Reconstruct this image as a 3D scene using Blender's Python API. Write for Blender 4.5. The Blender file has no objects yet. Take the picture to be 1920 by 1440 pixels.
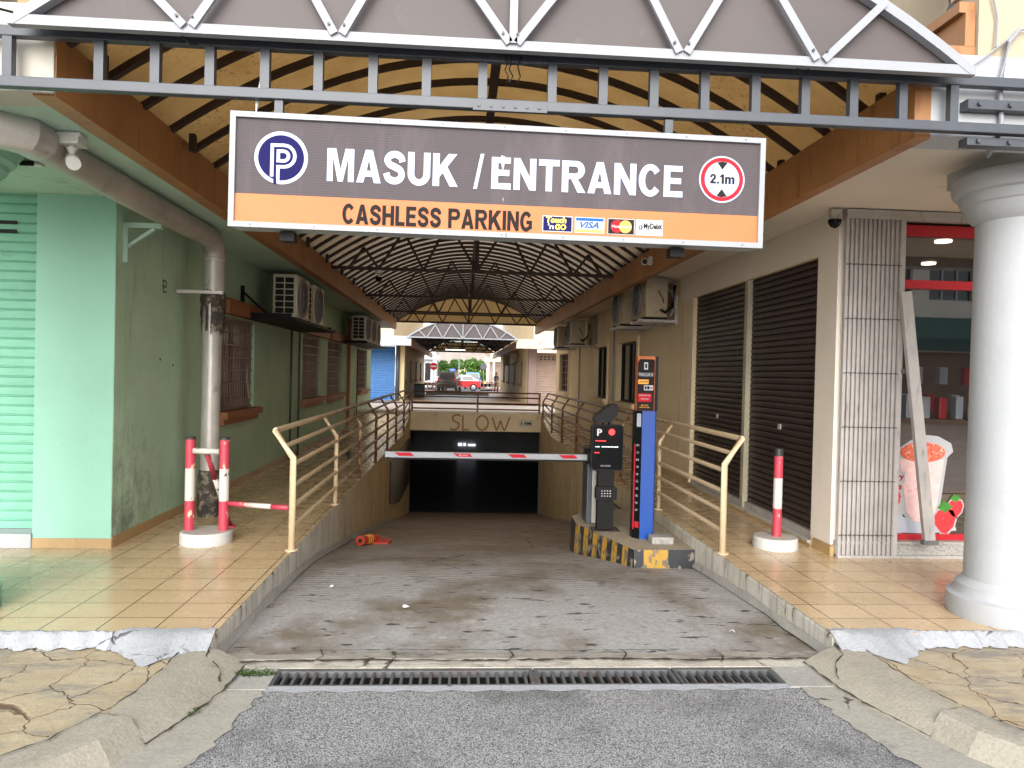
import bpy, bmesh, math, random
from mathutils import Vector, Matrix
random.seed(7)
R = math.radians
sc = bpy.context.scene
# ------------------------------------------------------------------ camera
cd = bpy.data.cameras.new('camera'); cam = bpy.data.objects.new('camera', cd)
sc.collection.objects.link(cam); sc.camera = cam
cd.sensor_width = 36; cd.sensor_fit = 'HORIZONTAL'; cd.lens = 1400 / 1920 * 36
cd.clip_start = .05; cd.clip_end = 2000
cam.matrix_world = Matrix.Translation((0, 0, 1.6)) @ (Matrix.Rotation(R(-3.94), 4, 'Z') @ Matrix.Rotation(R(90 - .747), 4, 'X') @ Matrix.Rotation(R(1.34), 4, 'Z'))
# ------------------------------------------------------------------ world, sun
SUN_EL, SUN_AZ = R(27), R(187)          # azimuth: 180 = behind the camera
w = bpy.data.worlds.new('World'); sc.world = w; w.use_nodes = True
nt = w.node_tree; bg = nt.nodes['Background']
sky = nt.nodes.new('ShaderNodeTexSky'); sky.sky_type = 'NISHITA'; sky.sun_disc = False
sky.sun_elevation = SUN_EL; sky.sun_rotation = SUN_AZ; sky.air_density = 1.0; sky.dust_density = 1.5; sky.ozone_density = 1.0
hs = nt.nodes.new('ShaderNodeHueSaturation'); hs.inputs['Saturation'].default_value = .22
nt.links.new(sky.outputs[0], hs.inputs['Color']); nt.links.new(hs.outputs[0], bg.inputs[0])
bg.inputs[1].default_value = .15
sl = bpy.data.lights.new('sun', 'SUN'); so = bpy.data.objects.new('sun', sl); sc.collection.objects.link(so)
sl.energy = .65; sl.angle = R(50); sl.color = (1, .98, .95)
sd = Vector((math.sin(SUN_AZ) * math.cos(SUN_EL), math.cos(SUN_AZ) * math.cos(SUN_EL), math.sin(SUN_EL)))
so.rotation_euler = (-sd).to_track_quat('-Z', 'Y').to_euler()
sc.view_settings.view_transform = 'Standard'; sc.view_settings.look = 'None'
sc.view_settings.exposure = 1.75; sc.view_settings.gamma = 1

# ------------------------------------------------------------------ helpers
COL = sc.collection
def rootloc(p):
    v = Vector((0, 0, 0))
    while p is not None: v += p.location; p = p.parent
    return v
def tag(o, label=None, cat=None, group=None, kind=None):
    if label: o['label'] = label
    if cat: o['category'] = cat
    if group: o['group'] = group
    if kind: o['kind'] = kind
    return o
def thing(name, label, cat, loc=(0, 0, 0), group=None):
    o = bpy.data.objects.new(name, None); o.empty_display_size = .1; COL.objects.link(o); o.location = loc
    return tag(o, label, cat, group)
def copy_tree(o, parent=None):
    c = o.copy(); COL.objects.link(c)
    if parent: c.parent = parent
    for ch in list(o.children): copy_tree(ch, c)
    return c
class MB:
    def __init__(s): s.v = []; s.f = []; s.m = []; s.cur = 0; s.sm = []; s.smooth = False
    def mi(s, i): s.cur = i; return s
    def face(s, idx): s.f.append(tuple(idx)); s.m.append(s.cur); s.sm.append(s.smooth)
    def add(s, vs): n = len(s.v); s.v += [Vector(q) for q in vs]; return n
    def quad(s, a, b, c, d): n = s.add([a, b, c, d]); s.face((n, n+1, n+2, n+3)); return s
    def box(s, x0, x1, y0, y1, z0, z1, bev=0):
        if bev > 0:
            b = min(bev, (x1-x0)*.45, (y1-y0)*.45, (z1-z0)*.45)
            bm = bmesh.new(); bmesh.ops.create_cube(bm, size=1)
            for q in bm.verts: q.co = Vector(((x0+x1)/2+q.co.x*(x1-x0), (y0+y1)/2+q.co.y*(y1-y0), (z0+z1)/2+q.co.z*(z1-z0)))
            bmesh.ops.bevel(bm, geom=bm.edges[:], offset=b, segments=2, affect='EDGES', profile=.6)
            bm.verts.index_update(); n = s.add([q.co.copy() for q in bm.verts])
            for f in bm.faces: s.face([n+q.index for q in f.verts])
            bm.free(); return s
        n = s.add([(x0,y0,z0),(x1,y0,z0),(x1,y1,z0),(x0,y1,z0),(x0,y0,z1),(x1,y0,z1),(x1,y1,z1),(x0,y1,z1)])
        for f in ((0,3,2,1),(4,5,6,7),(0,1,5,4),(1,2,6,5),(2,3,7,6),(3,0,4,7)): s.face([n+i for i in f])
        return s
    def tube(s, pts, r, n=10, cap=True, rad=None):
        pts = [Vector(p) for p in pts]; k = len(pts); ring = []
        up = Vector((0, 0, 1)); sm = s.smooth; s.smooth = n > 6
        for i, p in enumerate(pts):
            t = ((pts[min(i+1, k-1)]-p).normalized() + (p-pts[max(i-1, 0)]).normalized()).normalized()
            a = t.cross(up if abs(t.z) < .95 else Vector((0, 1, 0))).normalized(); b = a.cross(t).normalized()
            rr = rad[i] if rad else r
            c = 1.0
            if 0 < i < k-1:
                d = (pts[i+1]-p).normalized().dot((p-pts[i-1]).normalized()); c = 1/max(.5, math.sqrt(max(.01, (1+d)/2)))
            off = math.pi/4 if n == 4 else 0
            ring.append(s.add([p + (a*math.cos(off+2*math.pi*j/n) + b*math.sin(off+2*math.pi*j/n))*rr*(1 if n > 4 else 1.414) for j in range(n)]))
        for i in range(k-1):
            for j in range(n): s.face((ring[i]+j, ring[i]+(j+1) % n, ring[i+1]+(j+1) % n, ring[i+1]+j))
        s.smooth = False
        if cap: s.face([ring[0]+j for j in range(n)][::-1]); s.face([ring[-1]+j for j in range(n)])
        s.smooth = sm; return s
    def bar(s, p, q, wd, h=None, side=None):
        """rectangular bar p->q; wd across 'side' direction, h across the other"""
        p = Vector(p); q = Vector(q); t = (q-p).normalized(); h = h or wd
        sd_ = Vector(side) if side else (Vector((0, 0, 1)) if abs(t.z) < .9 else Vector((0, 1, 0)))
        a = (sd_ - t*sd_.dot(t)).normalized(); b = t.cross(a)
        c = [a*wd/2+b*h/2, -a*wd/2+b*h/2, -a*wd/2-b*h/2, a*wd/2-b*h/2]
        n = s.add([p+x for x in c]+[q+x for x in c])
        for f in ((0,1,2,3),(7,6,5,4),(0,4,5,1),(1,5,6,2),(2,6,7,3),(3,7,4,0)): s.face([n+i for i in f])
        return s
    def lathe(s, prof, c=(0, 0, 0), n=32, axis='Z', cap=True):
        c = Vector(c); rings = []; sm = s.smooth
        for r, h in prof:
            pts = []
            for j in range(n):
                a = 2*math.pi*j/n; u, v_ = r*math.cos(a), r*math.sin(a)
                pts.append(c+(Vector((u, v_, h)) if axis == 'Z' else Vector((u, h, v_)) if axis == 'Y' else Vector((h, u, v_))))
            rings.append(s.add(pts))
        s.smooth = True
        for i in range(len(prof)-1):
            for j in range(n): s.face((rings[i]+j, rings[i]+(j+1) % n, rings[i+1]+(j+1) % n, rings[i+1]+j))
        s.smooth = False
        if cap:
            s.face([rings[0]+j for j in range(n)][::-1]); s.face([rings[-1]+j for j in range(n)])
        s.smooth = sm; return s
    def prism(s, poly, a0, a1, axis='Y'):
        """poly 2D; axis Y: (x,z) extruded along y; X: (y,z) along x; Z: (x,y) along z"""
        def P(u, v_, a): return {'Y': (u, a, v_), 'X': (a, u, v_), 'Z': (u, v_, a)}[axis]
        k = len(poly); n = s.add([P(u, v_, a0) for u, v_ in poly]+[P(u, v_, a1) for u, v_ in poly])
        s.face(list(range(n, n+k))[::-1]); s.face(range(n+k, n+2*k))
        for i in range(k): s.face((n+i, n+(i+1) % k, n+k+(i+1) % k, n+k+i))
        return s
    def strip(s, prof, a0, a1, axis='X'):
        """open profile extruded: axis X: prof (y,z); Y: prof (x,z)"""
        def P(u, v_, a): return {'Y': (u, a, v_), 'X': (a, u, v_)}[axis]
        n = s.add([P(u, v_, a0) for u, v_ in prof]+[P(u, v_, a1) for u, v_ in prof]); k = len(prof)
        for i in range(k-1): s.face((n+i, n+i+1, n+k+i+1, n+k+i))
        return s
    def ribbon(s, pts, wd, fr, t0, t1, closed=False):
        """flat stroke of width wd along 2D pts in frame fr=(O,U,V,N), between heights t0,t1"""
        O, U, V, N = [Vector(q) for q in fr]; P = [Vector(p) for p in pts]; k = len(P); L = []; Rr = []
        for i in range(k):
            a = P[i]-P[i-1] if (i > 0 or closed) else P[1]-P[0]
            b = P[(i+1) % k]-P[i] if (i < k-1 or closed) else P[k-1]-P[k-2]
            a = a.normalized(); b = b.normalized(); t = (a+b).normalized() if (a+b).length > 1e-6 else a
            nn = Vector((-t.y, t.x)); m = 1/max(.45, nn.dot(Vector((-a.y, a.x))))
            L.append(P[i]+nn*wd/2*m); Rr.append(P[i]-nn*wd/2*m)
        def T(p, h): return O+U*p.x+V*p.y+N*h
        n = s.add([T(p, t1) for p in L]+[T(p, t1) for p in Rr]+[T(p, t0) for p in L]+[T(p, t0) for p in Rr])
        rng = range(k if closed else k-1)
        for i in rng:
            j = (i+1) % k
            s.face((n+k+i, n+k+j, n+j, n+i)); s.face((n+i, n+j, n+2*k+j, n+2*k+i)); s.face((n+k+j, n+k+i, n+3*k+i, n+3*k+j))
        return s
    def plate(s, pts, fr, t0, t1):
        O, U, V, N = [Vector(q) for q in fr]; k = len(pts)
        n = s.add([O+U*a+V*b+N*t1 for a, b in pts]+[O+U*a+V*b+N*t0 for a, b in pts])
        s.face(range(n, n+k))
        for i in range(k): s.face((n+i, n+k+i, n+k+(i+1) % k, n+(i+1) % k))
        return s
    def disc(s, cx, cy, r, fr, t0, t1, n=40, ry=None): return s.plate([(cx+r*math.cos(2*math.pi*i/n), cy+(ry or r)*math.sin(2*math.pi*i/n)) for i in range(n)], fr, t0, t1)
    def rect(s, x0, x1, z0, z1, fr, t0, t1): return s.plate([(x0, z0), (x1, z0), (x1, z1), (x0, z1)], fr, t0, t1)
    def build(s, name, mats, parent=None, label=None):
        mats = mats if isinstance(mats, (list, tuple)) else [mats]
        off = rootloc(parent); me = bpy.data.meshes.new(name)
        me.from_pydata([v-off for v in s.v], [], s.f)
        for m in mats: me.materials.append(m)
        me.polygons.foreach_set('material_index', s.m); me.polygons.foreach_set('use_smooth', s.sm)
        me.validate(); me.update()
        bm = bmesh.new(); bm.from_mesh(me)
        bmesh.ops.recalc_face_normals(bm, faces=bm.faces[:]) if len(bm.faces) < 60000 else None
        if any(s.sm) and len(bm.faces) < 60000:
            for e in bm.edges:
                if len(e.link_faces) == 2 and e.calc_face_angle(0) > R(24): e.smooth = False
        bm.to_mesh(me); bm.free()
        o = bpy.data.objects.new(name, me); COL.objects.link(o)
        if parent: o.parent = parent
        if label: o['label'] = label
        return o
FZ = lambda x, y, z: ((x, y, z), (1, 0, 0), (0, 0, 1), (0, -1, 0))     # wall frame facing the camera (-Y)
FXP = lambda x, y, z: ((x, y, z), (0, 1, 0), (0, 0, 1), (1, 0, 0))     # facing +X
FXN = lambda x, y, z: ((x, y, z), (0, -1, 0), (0, 0, 1), (-1, 0, 0))   # facing -X
FUP = lambda x, y, z: ((x, y, z), (1, 0, 0), (0, 1, 0), (0, 0, 1))
def text_into(mb, txt, fr, x0, z0, h, wd=None, bold=0.0, t0=0.0, t1=.002, shear=0, align='L'):
    """lettering as real plates: cap height h, total width wd"""
    cu = bpy.data.curves.new('lettering', 'FONT'); cu.body = txt; cu.size = 1; cu.offset = bold; cu.shear = shear; cu.resolution_u = 3
    ob = bpy.data.objects.new('lettering', cu); COL.objects.link(ob); bpy.context.view_layer.update()
    me = bpy.data.meshes.new_from_object(ob.evaluated_get(bpy.context.evaluated_depsgraph_get()))
    bpy.data.objects.remove(ob); bpy.data.curves.remove(cu)
    if not me.vertices: return mb
    xs = [v.co.x for v in me.vertices]; ys = [v.co.y for v in me.vertices]; mx, Mx, my, My = min(xs), max(xs), min(ys), max(ys)
    sy = h/(My-my); sx = (wd/(Mx-mx)) if wd else sy
    if align == 'C': x0 -= (Mx-mx)*sx/2
    O, U, V, N = [Vector(q) for q in fr]
    n = mb.add([O+U*(x0+(v.co.x-mx)*sx)+V*(z0+(v.co.y-my)*sy)+N*t1 for v in me.vertices])
    for p in me.polygons: mb.face([n+i for i in p.vertices])
    bpy.data.meshes.remove(me); return mb

SM = lambda pts, n=6: smooth_pts(pts, n)
def smooth_pts(pts, n=6):
    out = []
    for i in range(len(pts)-1):
        p0, p1, p2, p3 = [Vector(pts[max(0, min(len(pts)-1, i+k))]) for k in (-1, 0, 1, 2)]
        for j in range(n):
            t_ = j/n; out.append(tuple(.5*((2*p1)+(p2-p0)*t_+(2*p0-5*p1+4*p2-p3)*t_*t_+(3*p1-p0-3*p2+p3)*t_**3)))
    return out+[tuple(pts[-1])]
def _arc(cx, cy, rx, ry, a0, a1, n=14): return [(cx+rx*math.cos(R(a0+(a1-a0)*i/n)), cy+ry*math.sin(R(a0+(a1-a0)*i/n))) for i in range(n+1)]
_bowl = [(.23, 1), (.5, 1)]+_arc(.5, .71, .3, .29, 88, -88)+[(.5, .42), (.23, .42), (.23, .6), (.46, .6)]+_arc(.46, .71, .115, .11, -88, 88)+[(.46, .82), (.23, .82)]
_box = lambda a, b, c, d: [(a, c), (b, c), (b, d), (a, d)]
GLY = {   # heavy grotesque capitals: advance width, outlines
 'M': (.92, [[(0,0),(0,1),(.3,1),(.46,.36),(.62,1),(.92,1),(.92,0),(.72,0),(.72,.74),(.545,0),(.375,0),(.2,.74),(.2,0)]]),
 'A': (.84, [[(0,0),(.3,1),(.42,1),(.42,.70),(.345,.37),(.42,.37),(.42,.18),(.29,.18),(.24,0)], [(.84,0),(.54,1),(.42,1),(.42,.70),(.495,.37),(.42,.37),(.42,.18),(.55,.18),(.60,0)]]),
 'K': (.86, [[(0,0),(0,1),(.23,1),(.23,.62),(.54,1),(.84,1),(.5,.6),(.88,0),(.6,0),(.345,.41),(.23,.28),(.23,0)]]),
 '/': (.34, [[(0,-.02),(.22,1.02),(.34,1.02),(.12,-.02)]]),
 'E': (.68, [[(0,0),(0,1),(.66,1),(.66,.81),(.23,.81),(.23,.61),(.62,.61),(.62,.42),(.23,.42),(.23,.19),(.68,.19),(.68,0)]]),
 'N': (.78, [[(0,0),(0,1),(.22,1),(.56,.42),(.56,1),(.78,1),(.78,0),(.56,0),(.22,.58),(.22,0)]]),
 'T': (.72, [[(.25,0),(.25,.8),(0,.8),(0,1),(.72,1),(.72,.8),(.47,.8),(.47,0)]]),
 'H': (.78, [[(0,0),(0,1),(.23,1),(.23,.61),(.55,.61),(.55,1),(.78,1),(.78,0),(.55,0),(.55,.41),(.23,.41),(.23,0)]]),
 'L': (.62, [[(0,0),(0,1),(.23,1),(.23,.2),(.62,.2),(.62,0)]]),
 'I': (.23, [_box(0,.23,0,1)]),
 'U': (.78, [[(0,1),(0,.35)]+_arc(.39,.35,.39,.37,180,360)+[(.78,1),(.55,1),(.55,.36)]+_arc(.39,.36,.16,.18,360,180)+[(.23,1)]]),
 'C': (.8, [_arc(.41,.5,.41,.52,38,322,24)+_arc(.41,.5,.185,.32,325,35,22)]),
 'G': (.82, [_arc(.41,.5,.41,.52,38,320,24)+_arc(.41,.5,.185,.32,318,35,22), _box(.60,.81,.12,.55), _box(.43,.7,.37,.55)]),
 'R': (.82, [_box(0,.23,0,1), _bowl, [(.32,.425),(.56,.425),(.84,0),(.57,0)]]),
 'P': (.8, [_box(0,.23,0,1), _bowl]),
 'S': (.74, 'S'), '2': (.62, [[(0,0),(.6,0),(.6,.2),(.3,.2),(.55,.5)]+_arc(.3,.7,.29,.31,-20,190,14)+[(.21,.66)]+_arc(.3,.7,.1,.12,170,-30,8)+[(.03,.17)]]),
 '1': (.42, [[(.17,0),(.17,.72),(0,.66),(0,.83),(.2,1),(.4,1),(.4,0)]]), '.': (.2, [_box(0,.2,0,.2)]),
 'm': (.95, [_box(0,.21,0,.74), [(.36,0),(.36,.5)]+_arc(.29,.48,.07,.1,0,180,6)+[(.215,.48),(.215,.66)]+_arc(.36,.56,.19,.2,150,10,8)+[(.57,.5),(.57,0)], [(.74,0),(.74,.48)]+_arc(.66,.48,.08,.1,0,180,6)+[(.575,.5),(.575,.66)]+_arc(.73,.55,.21,.2,150,5,8)+[(.95,.48),(.95,0)]])}
def heavy_text(mb, txt, fr, x0, z0, h, total, t1=.003, gap=.09):
    wd = sum(GLY[c][0] if c != ' ' else .3 for c in txt)+gap*(len(txt)-1); sx = total/wd; x = 0
    O, U, V, N = [Vector(q) for q in fr]; k = 0
    for c in txt:
        if c == ' ': x += .3+gap; continue
        w_, outl = GLY[c]
        if outl == 'S':
            P = SM([(.645,.68),(.58,.83),(.38,.905),(.19,.84),(.125,.71),(.21,.59),(.39,.515),(.56,.43),(.625,.29),(.55,.15),(.37,.095),(.17,.16),(.095,.33)], 5)
            m2 = MB(); m2.ribbon(P, .215, ((0,0,0),(1,0,0),(0,1,0),(0,0,1)), 0, 0); K = len(P)
            outl = [[(v.x, v.y) for v in m2.v[:K]]+[(v.x, v.y) for v in m2.v[K:2*K]][::-1]]
        for o_ in outl:
            k += 1; mb.plate([(x0+(x+a)*sx, z0+b*h) for a, b in o_], fr, 0, t1+.0002*(k % 3))
        x += w_+gap
# ------------------------------------------------------------------ materials
def srgb(r, g, b):
    f = lambda c: (c/12.92 if c <= .04045 else ((c+.055)/1.055)**2.4)
    return (f(r/255), f(g/255), f(b/255))
class NM:
    def __init__(s, name):
        s.m = bpy.data.materials.new(name); s.m.use_nodes = True; s.t = s.m.node_tree; s.n = s.t.nodes; s.b = s.n['Principled BSDF']
        s.tc = s.n.new('ShaderNodeTexCoord')
    def l(s, a, b): s.t.links.new(a, b)
    def coord(s, scale=(1, 1, 1), rot=(0, 0, 0), loc=(0, 0, 0)):
        mp = s.n.new('ShaderNodeMapping'); mp.inputs['Scale'].default_value = scale; mp.inputs['Rotation'].default_value = rot; mp.inputs['Location'].default_value = loc
        s.l(s.tc.outputs['Object'], mp.inputs[0]); return mp.outputs[0]
    def noise(s, vec, scale, detail=4, rough=.6, dist=0):
        x = s.n.new('ShaderNodeTexNoise'); x.inputs['Scale'].default_value = scale; x.inputs['Detail'].default_value = detail
        x.inputs['Roughness'].default_value = rough; x.inputs['Distortion'].default_value = dist; s.l(vec, x.inputs['Vector']); return x.outputs['Fac']
    def voro(s, vec, scale, feat='F1', out='Distance', rnd=1):
        x = s.n.new('ShaderNodeTexVoronoi'); x.feature = feat; x.inputs['Scale'].default_value = scale; x.inputs['Randomness'].default_value = rnd
        s.l(vec, x.inputs['Vector']); return x.outputs[out]
    def ramp(s, fac, lo, hi, a=0., b=1.):
        x = s.n.new('ShaderNodeMapRange'); x.inputs[1].default_value = lo; x.inputs[2].default_value = hi; x.inputs[3].default_value = a; x.inputs[4].default_value = b
        s.l(fac, x.inputs[0]); return x.outputs[0]
    def math(s, op, a, b=None):
        x = s.n.new('ShaderNodeMath'); x.operation = op
        for i, q in enumerate((a, b)):
            if q is None: continue
            if isinstance(q, (int, float)): x.inputs[i].default_value = q
            else: s.l(q, x.inputs[i])
        return x.outputs[0]
    def sep(s, vec, i):
        x = s.n.new('ShaderNodeSeparateXYZ'); s.l(vec, x.inputs[0]); return x.outputs[i]
    def mix(s, fac, a, b, mode='MIX'):
        x = s.n.new('ShaderNodeMix'); x.data_type = 'RGBA'; x.blend_type = mode
        for sock, q in ((x.inputs[0], fac), (x.inputs[6], a), (x.inputs[7], b)):
            if isinstance(q, (int, float)): sock.default_value = q
            elif isinstance(q, (tuple, list)): sock.default_value = (*q[:3], 1)
            else: s.l(q, sock)
        return x.outputs[2]
    def bump(s, h, strength=.3, dist=.01):
        x = s.n.new('ShaderNodeBump'); x.inputs['Strength'].default_value = strength; x.inputs['Distance'].default_value = dist
        s.l(h, x.inputs['Height']); s.l(x.outputs[0], s.b.inputs['Normal'])
    def done(s, col, rough=.6, metal=0, spec=None):
        if isinstance(col, (tuple, list)): s.b.inputs['Base Color'].default_value = (*col[:3], 1)
        else: s.l(col, s.b.inputs['Base Color'])
        if isinstance(rough, (int, float)): s.b.inputs['Roughness'].default_value = rough
        else: s.l(rough, s.b.inputs['Roughness'])
        s.b.inputs['Metallic'].default_value = metal
        if spec is not None: s.b.inputs['Specular IOR Level'].default_value = spec
        return s.m
def paint(name, col, rough=.55, var=.18, scale=2.5, dirt=None, dlo=.55, dhi=.75, dscale=4, dstretch=(1, 1, 1), bump=.15, bscale=120, metal=0, bdist=.004, spec=None):
    q = NM(name); v = q.coord(); n = q.noise(v, scale, 5)
    c = q.mix(q.ramp(n, .3, .7), tuple(x*(1-var) for x in col), tuple(min(.95, x*(1+var*.6)) for x in col))
    if dirt:
        d = q.noise(q.coord(dstretch), dscale, 8, .65)
        c = q.mix(q.ramp(d, dlo, dhi), c, dirt)
    if bump: q.bump(q.noise(v, bscale, 3), bump, bdist)
    return q.done(c, rough, metal, spec)
M = {}
M['green'] = paint('green_paint', (.255, .49, .38), .65, .09, 1.1, (.2, .36, .28), .62, .8, 9, bump=.12, bscale=60)
def m_greenside():
    q = NM('grimy_green_paint'); v = q.coord()
    c = q.mix(q.ramp(q.noise(v, 1.6, 6), .3, .7), (.36, .53, .37), (.46, .63, .46))
    z = q.sep(v, 2); y = q.sep(v, 1)
    # patch of black mould by the front corner, near the floor
    g = q.math('MULTIPLY', q.ramp(y, .1, 1.3, 1, 0), q.ramp(z, .3, 1.5, 1, 0))
    d = q.ramp(q.math('ADD', q.math('MULTIPLY', g, .3), q.noise(q.coord((1, 1, .7)), 6, 10, .78)), .6, .9, 0, .85)
    c = q.mix(d, c, (.085, .105, .09))
    c = q.mix(q.ramp(q.noise(q.coord((1, 1, 1)), 26, 4, .6), .68, .74), c, (.07, .1, .08))
    c = q.mix(q.ramp(q.noise(q.coord((3, 3, .3)), 4, 5), .58, .8, 0, .5), c, (.1, .15, .1))
    q.bump(q.noise(v, 50, 4), .2, .005); return q.done(c, .7)
M['greenside'] = m_greenside()
M['greensoffit'] = paint('green_soffit_paint', (.4, .56, .47), .7, .15, 1.5, (.12, .14, .1), .62, .8, 3)
M['cream'] = paint('cream_paint', (.74, .6, .38), .7, .08, 1.2, (.42, .32, .2), .62, .82, 3, (1, 1, .35))
M['beige'] = paint('beige_plaster', (.72, .65, .56), .7, .07, 1, (.4, .35, .28), .66, .85, 3, (1, 1, .5))
M['yellowcream'] = paint('yellow_cream_wall', (.55, .43, .24), .7, .12, 1.2, (.3, .21, .1), .6, .85, 3, (1, 1, .3))
M['creamupper'] = paint('weathered_cream_upper_wall', (.42, .345, .24), .75, .12, 1.2, (.16, .13, .1), .62, .76, 3, (1, 1, .4), bump=.25, bscale=30)
M['white'] = paint('white_paint', (.385, .395, .41), .55, .07, 2, (.33, .32, .3), .66, .76, 7, (2, 2, .6), bump=.35, bscale=22, bdist=.008)
def m_oldwhite(): return paint('weathered_white_paint', (.45, .42, .36), .7, .12, 2, (.16, .15, .12), .56, .72, 5)
M['oldwhite'] = m_oldwhite()
M['fascia'] = paint('ochre_brown_paint', (.36, .165, .06), .5, .22, 1.5, (.2, .075, .02), .55, .72, 5, (1, 2.5, .4), bump=.1)
M['brown'] = paint('terracotta_paint', (.33, .125, .055), .6, .2, 3, (.12, .05, .03), .6, .8, 8)
def m_tile(xo, yo, name, tint):
    q = NM(name); v = q.coord((1, 1, 1), loc=(-xo, -yo, 0)); b = q.n.new('ShaderNodeTexBrick'); b.offset = 0; b.squash = 1
    b.inputs['Scale'].default_value = 1; b.inputs['Brick Width'].default_value = .3035; b.inputs['Row Height'].default_value = .2735
    b.inputs['Mortar Size'].default_value = .004; b.inputs['Mortar Smooth'].default_value = .1; b.inputs['Bias'].default_value = 0
    b.inputs['Color1'].default_value = (*tint, 1); b.inputs['Color2'].default_value = (tint[0]*.9, tint[1]*.885, tint[2]*.86, 1); b.inputs['Mortar'].default_value = (.06, .032, .014, 1)
    q.l(v, b.inputs['Vector'])
    c = q.mix(q.ramp(q.noise(q.coord((1, 3, 1)), 2.2, 7), .45, .8, 0, .35), b.outputs[0], tuple(x*.65 for x in tint))
    c = q.mix(q.ramp(q.noise(q.coord(), 30, 3), .74, .78), c, (.12, .085, .05))
    r = q.ramp(q.noise(q.coord(), 5, 5), .3, .7, .16, .38); q.bump(b.outputs['Fac'], -.4, .003)
    return q.done(c, r)
M['tile'] = m_tile(-2.868, 4.1385, 'tan_floor_tile', (.52, .385, .225))
M['skirting'] = paint('tan_skirting_tile', (.4, .26, .12), .35, .2, 3, (.2, .12, .06), .6, .8, 6)
def m_asphalt():
    q = NM('worn_asphalt'); v = q.coord()
    col = q.voro(v, 160, 'F1', 'Color'); g = q.sep(col, 0); e = q.voro(v, 160, 'F1', 'Distance')
    c = q.mix(q.ramp(g, 0, 1), (.27, .27, .272), (.5, .495, .49))
    c = q.mix(q.ramp(e, .25, .75), c, (.09, .09, .09))
    c = q.mix(q.ramp(q.noise(q.coord(loc=(.3, .6, 0)), 1.3, 6, .65), .5, .66, 0, .6), c, (.06, .06, .06))
    c = q.mix(q.ramp(q.voro(v, 60, 'F1', 'Distance'), .12, .2, .6, 0), c, (.55, .54, .52))
    q.bump(q.math('SUBTRACT', q.noise(v, 60, 3), e), .6, .008); return q.done(c, .85)
M['asphalt'] = m_asphalt()
def m_ramp():
    q = NM('oil_stained_amber_lit_ramp_concrete'); v = q.coord(); y = q.sep(v, 1)
    c = q.mix(q.ramp(q.noise(v, 30, 6, .7), .3, .7), (.24, .236, .23), (.4, .392, .378))
    sp = q.sep(q.voro(v, 150, 'F1', 'Color'), 0); c = q.mix(q.ramp(sp, .75, .95, 0, .5), c, (.45, .44, .42))
    c = q.mix(q.ramp(q.noise(q.coord((1, .8, 1), loc=(.4, 3.2, 0)), 1.05, 5, .6), .46, .62, 0, .8), c, (.13, .095, .055))      # brown oil patches
    far = q.ramp(y, 6.0, 10, 0, .8); c = q.mix(far, c, q.mix(q.ramp(q.noise(q.coord((.35, 3, 1)), 5, 6), .3, .75), (.38, .27, .165), (.18, .125, .08)))  # browner further down: amber canopy light painted into the concrete colour
    c = q.mix(q.ramp(q.noise(q.coord((.5, 1.6, 1)), 9, 4, .6), .62, .66, 0, .9), c, (.035, .033, .03))                          # dark streaks
    c = q.mix(q.ramp(q.noise(q.coord((.7, 1.3, 1), loc=(3, 1, 0)), 4, 9, .8), .58, .7, 0, .8), c, (.55, .51, .46))           # scuffed patches
    cr = q.voro(q.coord((.55, 1.1, 1), loc=(.3, .1, 0)), .75, 'DISTANCE_TO_EDGE'); nz = q.noise(v, 6, 4)
    crk = q.math('MULTIPLY', q.ramp(q.math('ADD', cr, q.math('MULTIPLY', q.math('SUBTRACT', nz, .5), .05)), .0, .006, 1, 0), q.ramp(y, 5.6, 6.4, 0, .8))
    c = q.mix(crk, c, (.03, .025, .02))
    wv = q.n.new('ShaderNodeTexWave'); wv.bands_direction = 'Y'; wv.inputs['Scale'].default_value = 4.2; wv.inputs['Distortion'].default_value = 1.5; wv.inputs['Detail'].default_value = 3
    q.l(v, wv.inputs['Vector']); groove = q.math('MULTIPLY', q.ramp(wv.outputs['Fac'], .0, .16, 1, 0), q.ramp(y, 5.2, 6.6, 0, .9))
    c = q.mix(groove, c, (.05, .035, .025))
    q.bump(q.math('SUBTRACT', q.noise(v, 40, 6, .7), groove), .5, .01); return q.done(c, q.ramp(q.noise(v, 4, 4), .3, .7, .55, .85))
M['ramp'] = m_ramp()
def m_concrete(name, a, b, dirt=(.1, .095, .085), dlo=.55, dhi=.75, crack=False, ds=(1, 1, 1), dsc=4):
    q = NM(name); v = q.coord(); c = q.mix(q.ramp(q.noise(v, 4, 8, .7), .3, .7), a, b)
    c = q.mix(q.ramp(q.noise(v, 70, 4, .7), .45, .75, 0, .5), c, tuple(x*.55 for x in a))
    c = q.mix(q.ramp(q.noise(q.coord(ds), dsc, 9, .7), dlo, dhi), c, dirt)
    h = q.noise(v, 45, 6, .7)
    if crack:
        nz = q.noise(v, 9, 5); d = q.voro(v, 3.3, 'DISTANCE_TO_EDGE')
        k = q.ramp(q.math('ADD', d, q.math('MULTIPLY', q.math('SUBTRACT', nz, .5), .25)), -.005, .018, 1, 0)
        k = q.math('MULTIPLY', k, q.ramp(q.noise(v, 1.7, 2), .5, .62)); c = q.mix(k, c, (.05, .045, .04)); h = q.math('SUBTRACT', h, k)
    q.bump(h, .55, .012); return q.done(c, .85)
M['concrete'] = m_concrete('grey_concrete', (.27, .26, .235), (.38, .365, .33))
M['kerbconc'] = m_concrete('weathered_kerb_concrete', (.27, .245, .195), (.37, .34, .275), (.15, .14, .12), .58, .8)
M['patch'] = m_concrete('pale_cement_patch', (.29, .3, .315), (.37, .38, .4), (.27, .28, .29), .56, .8, True)
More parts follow.
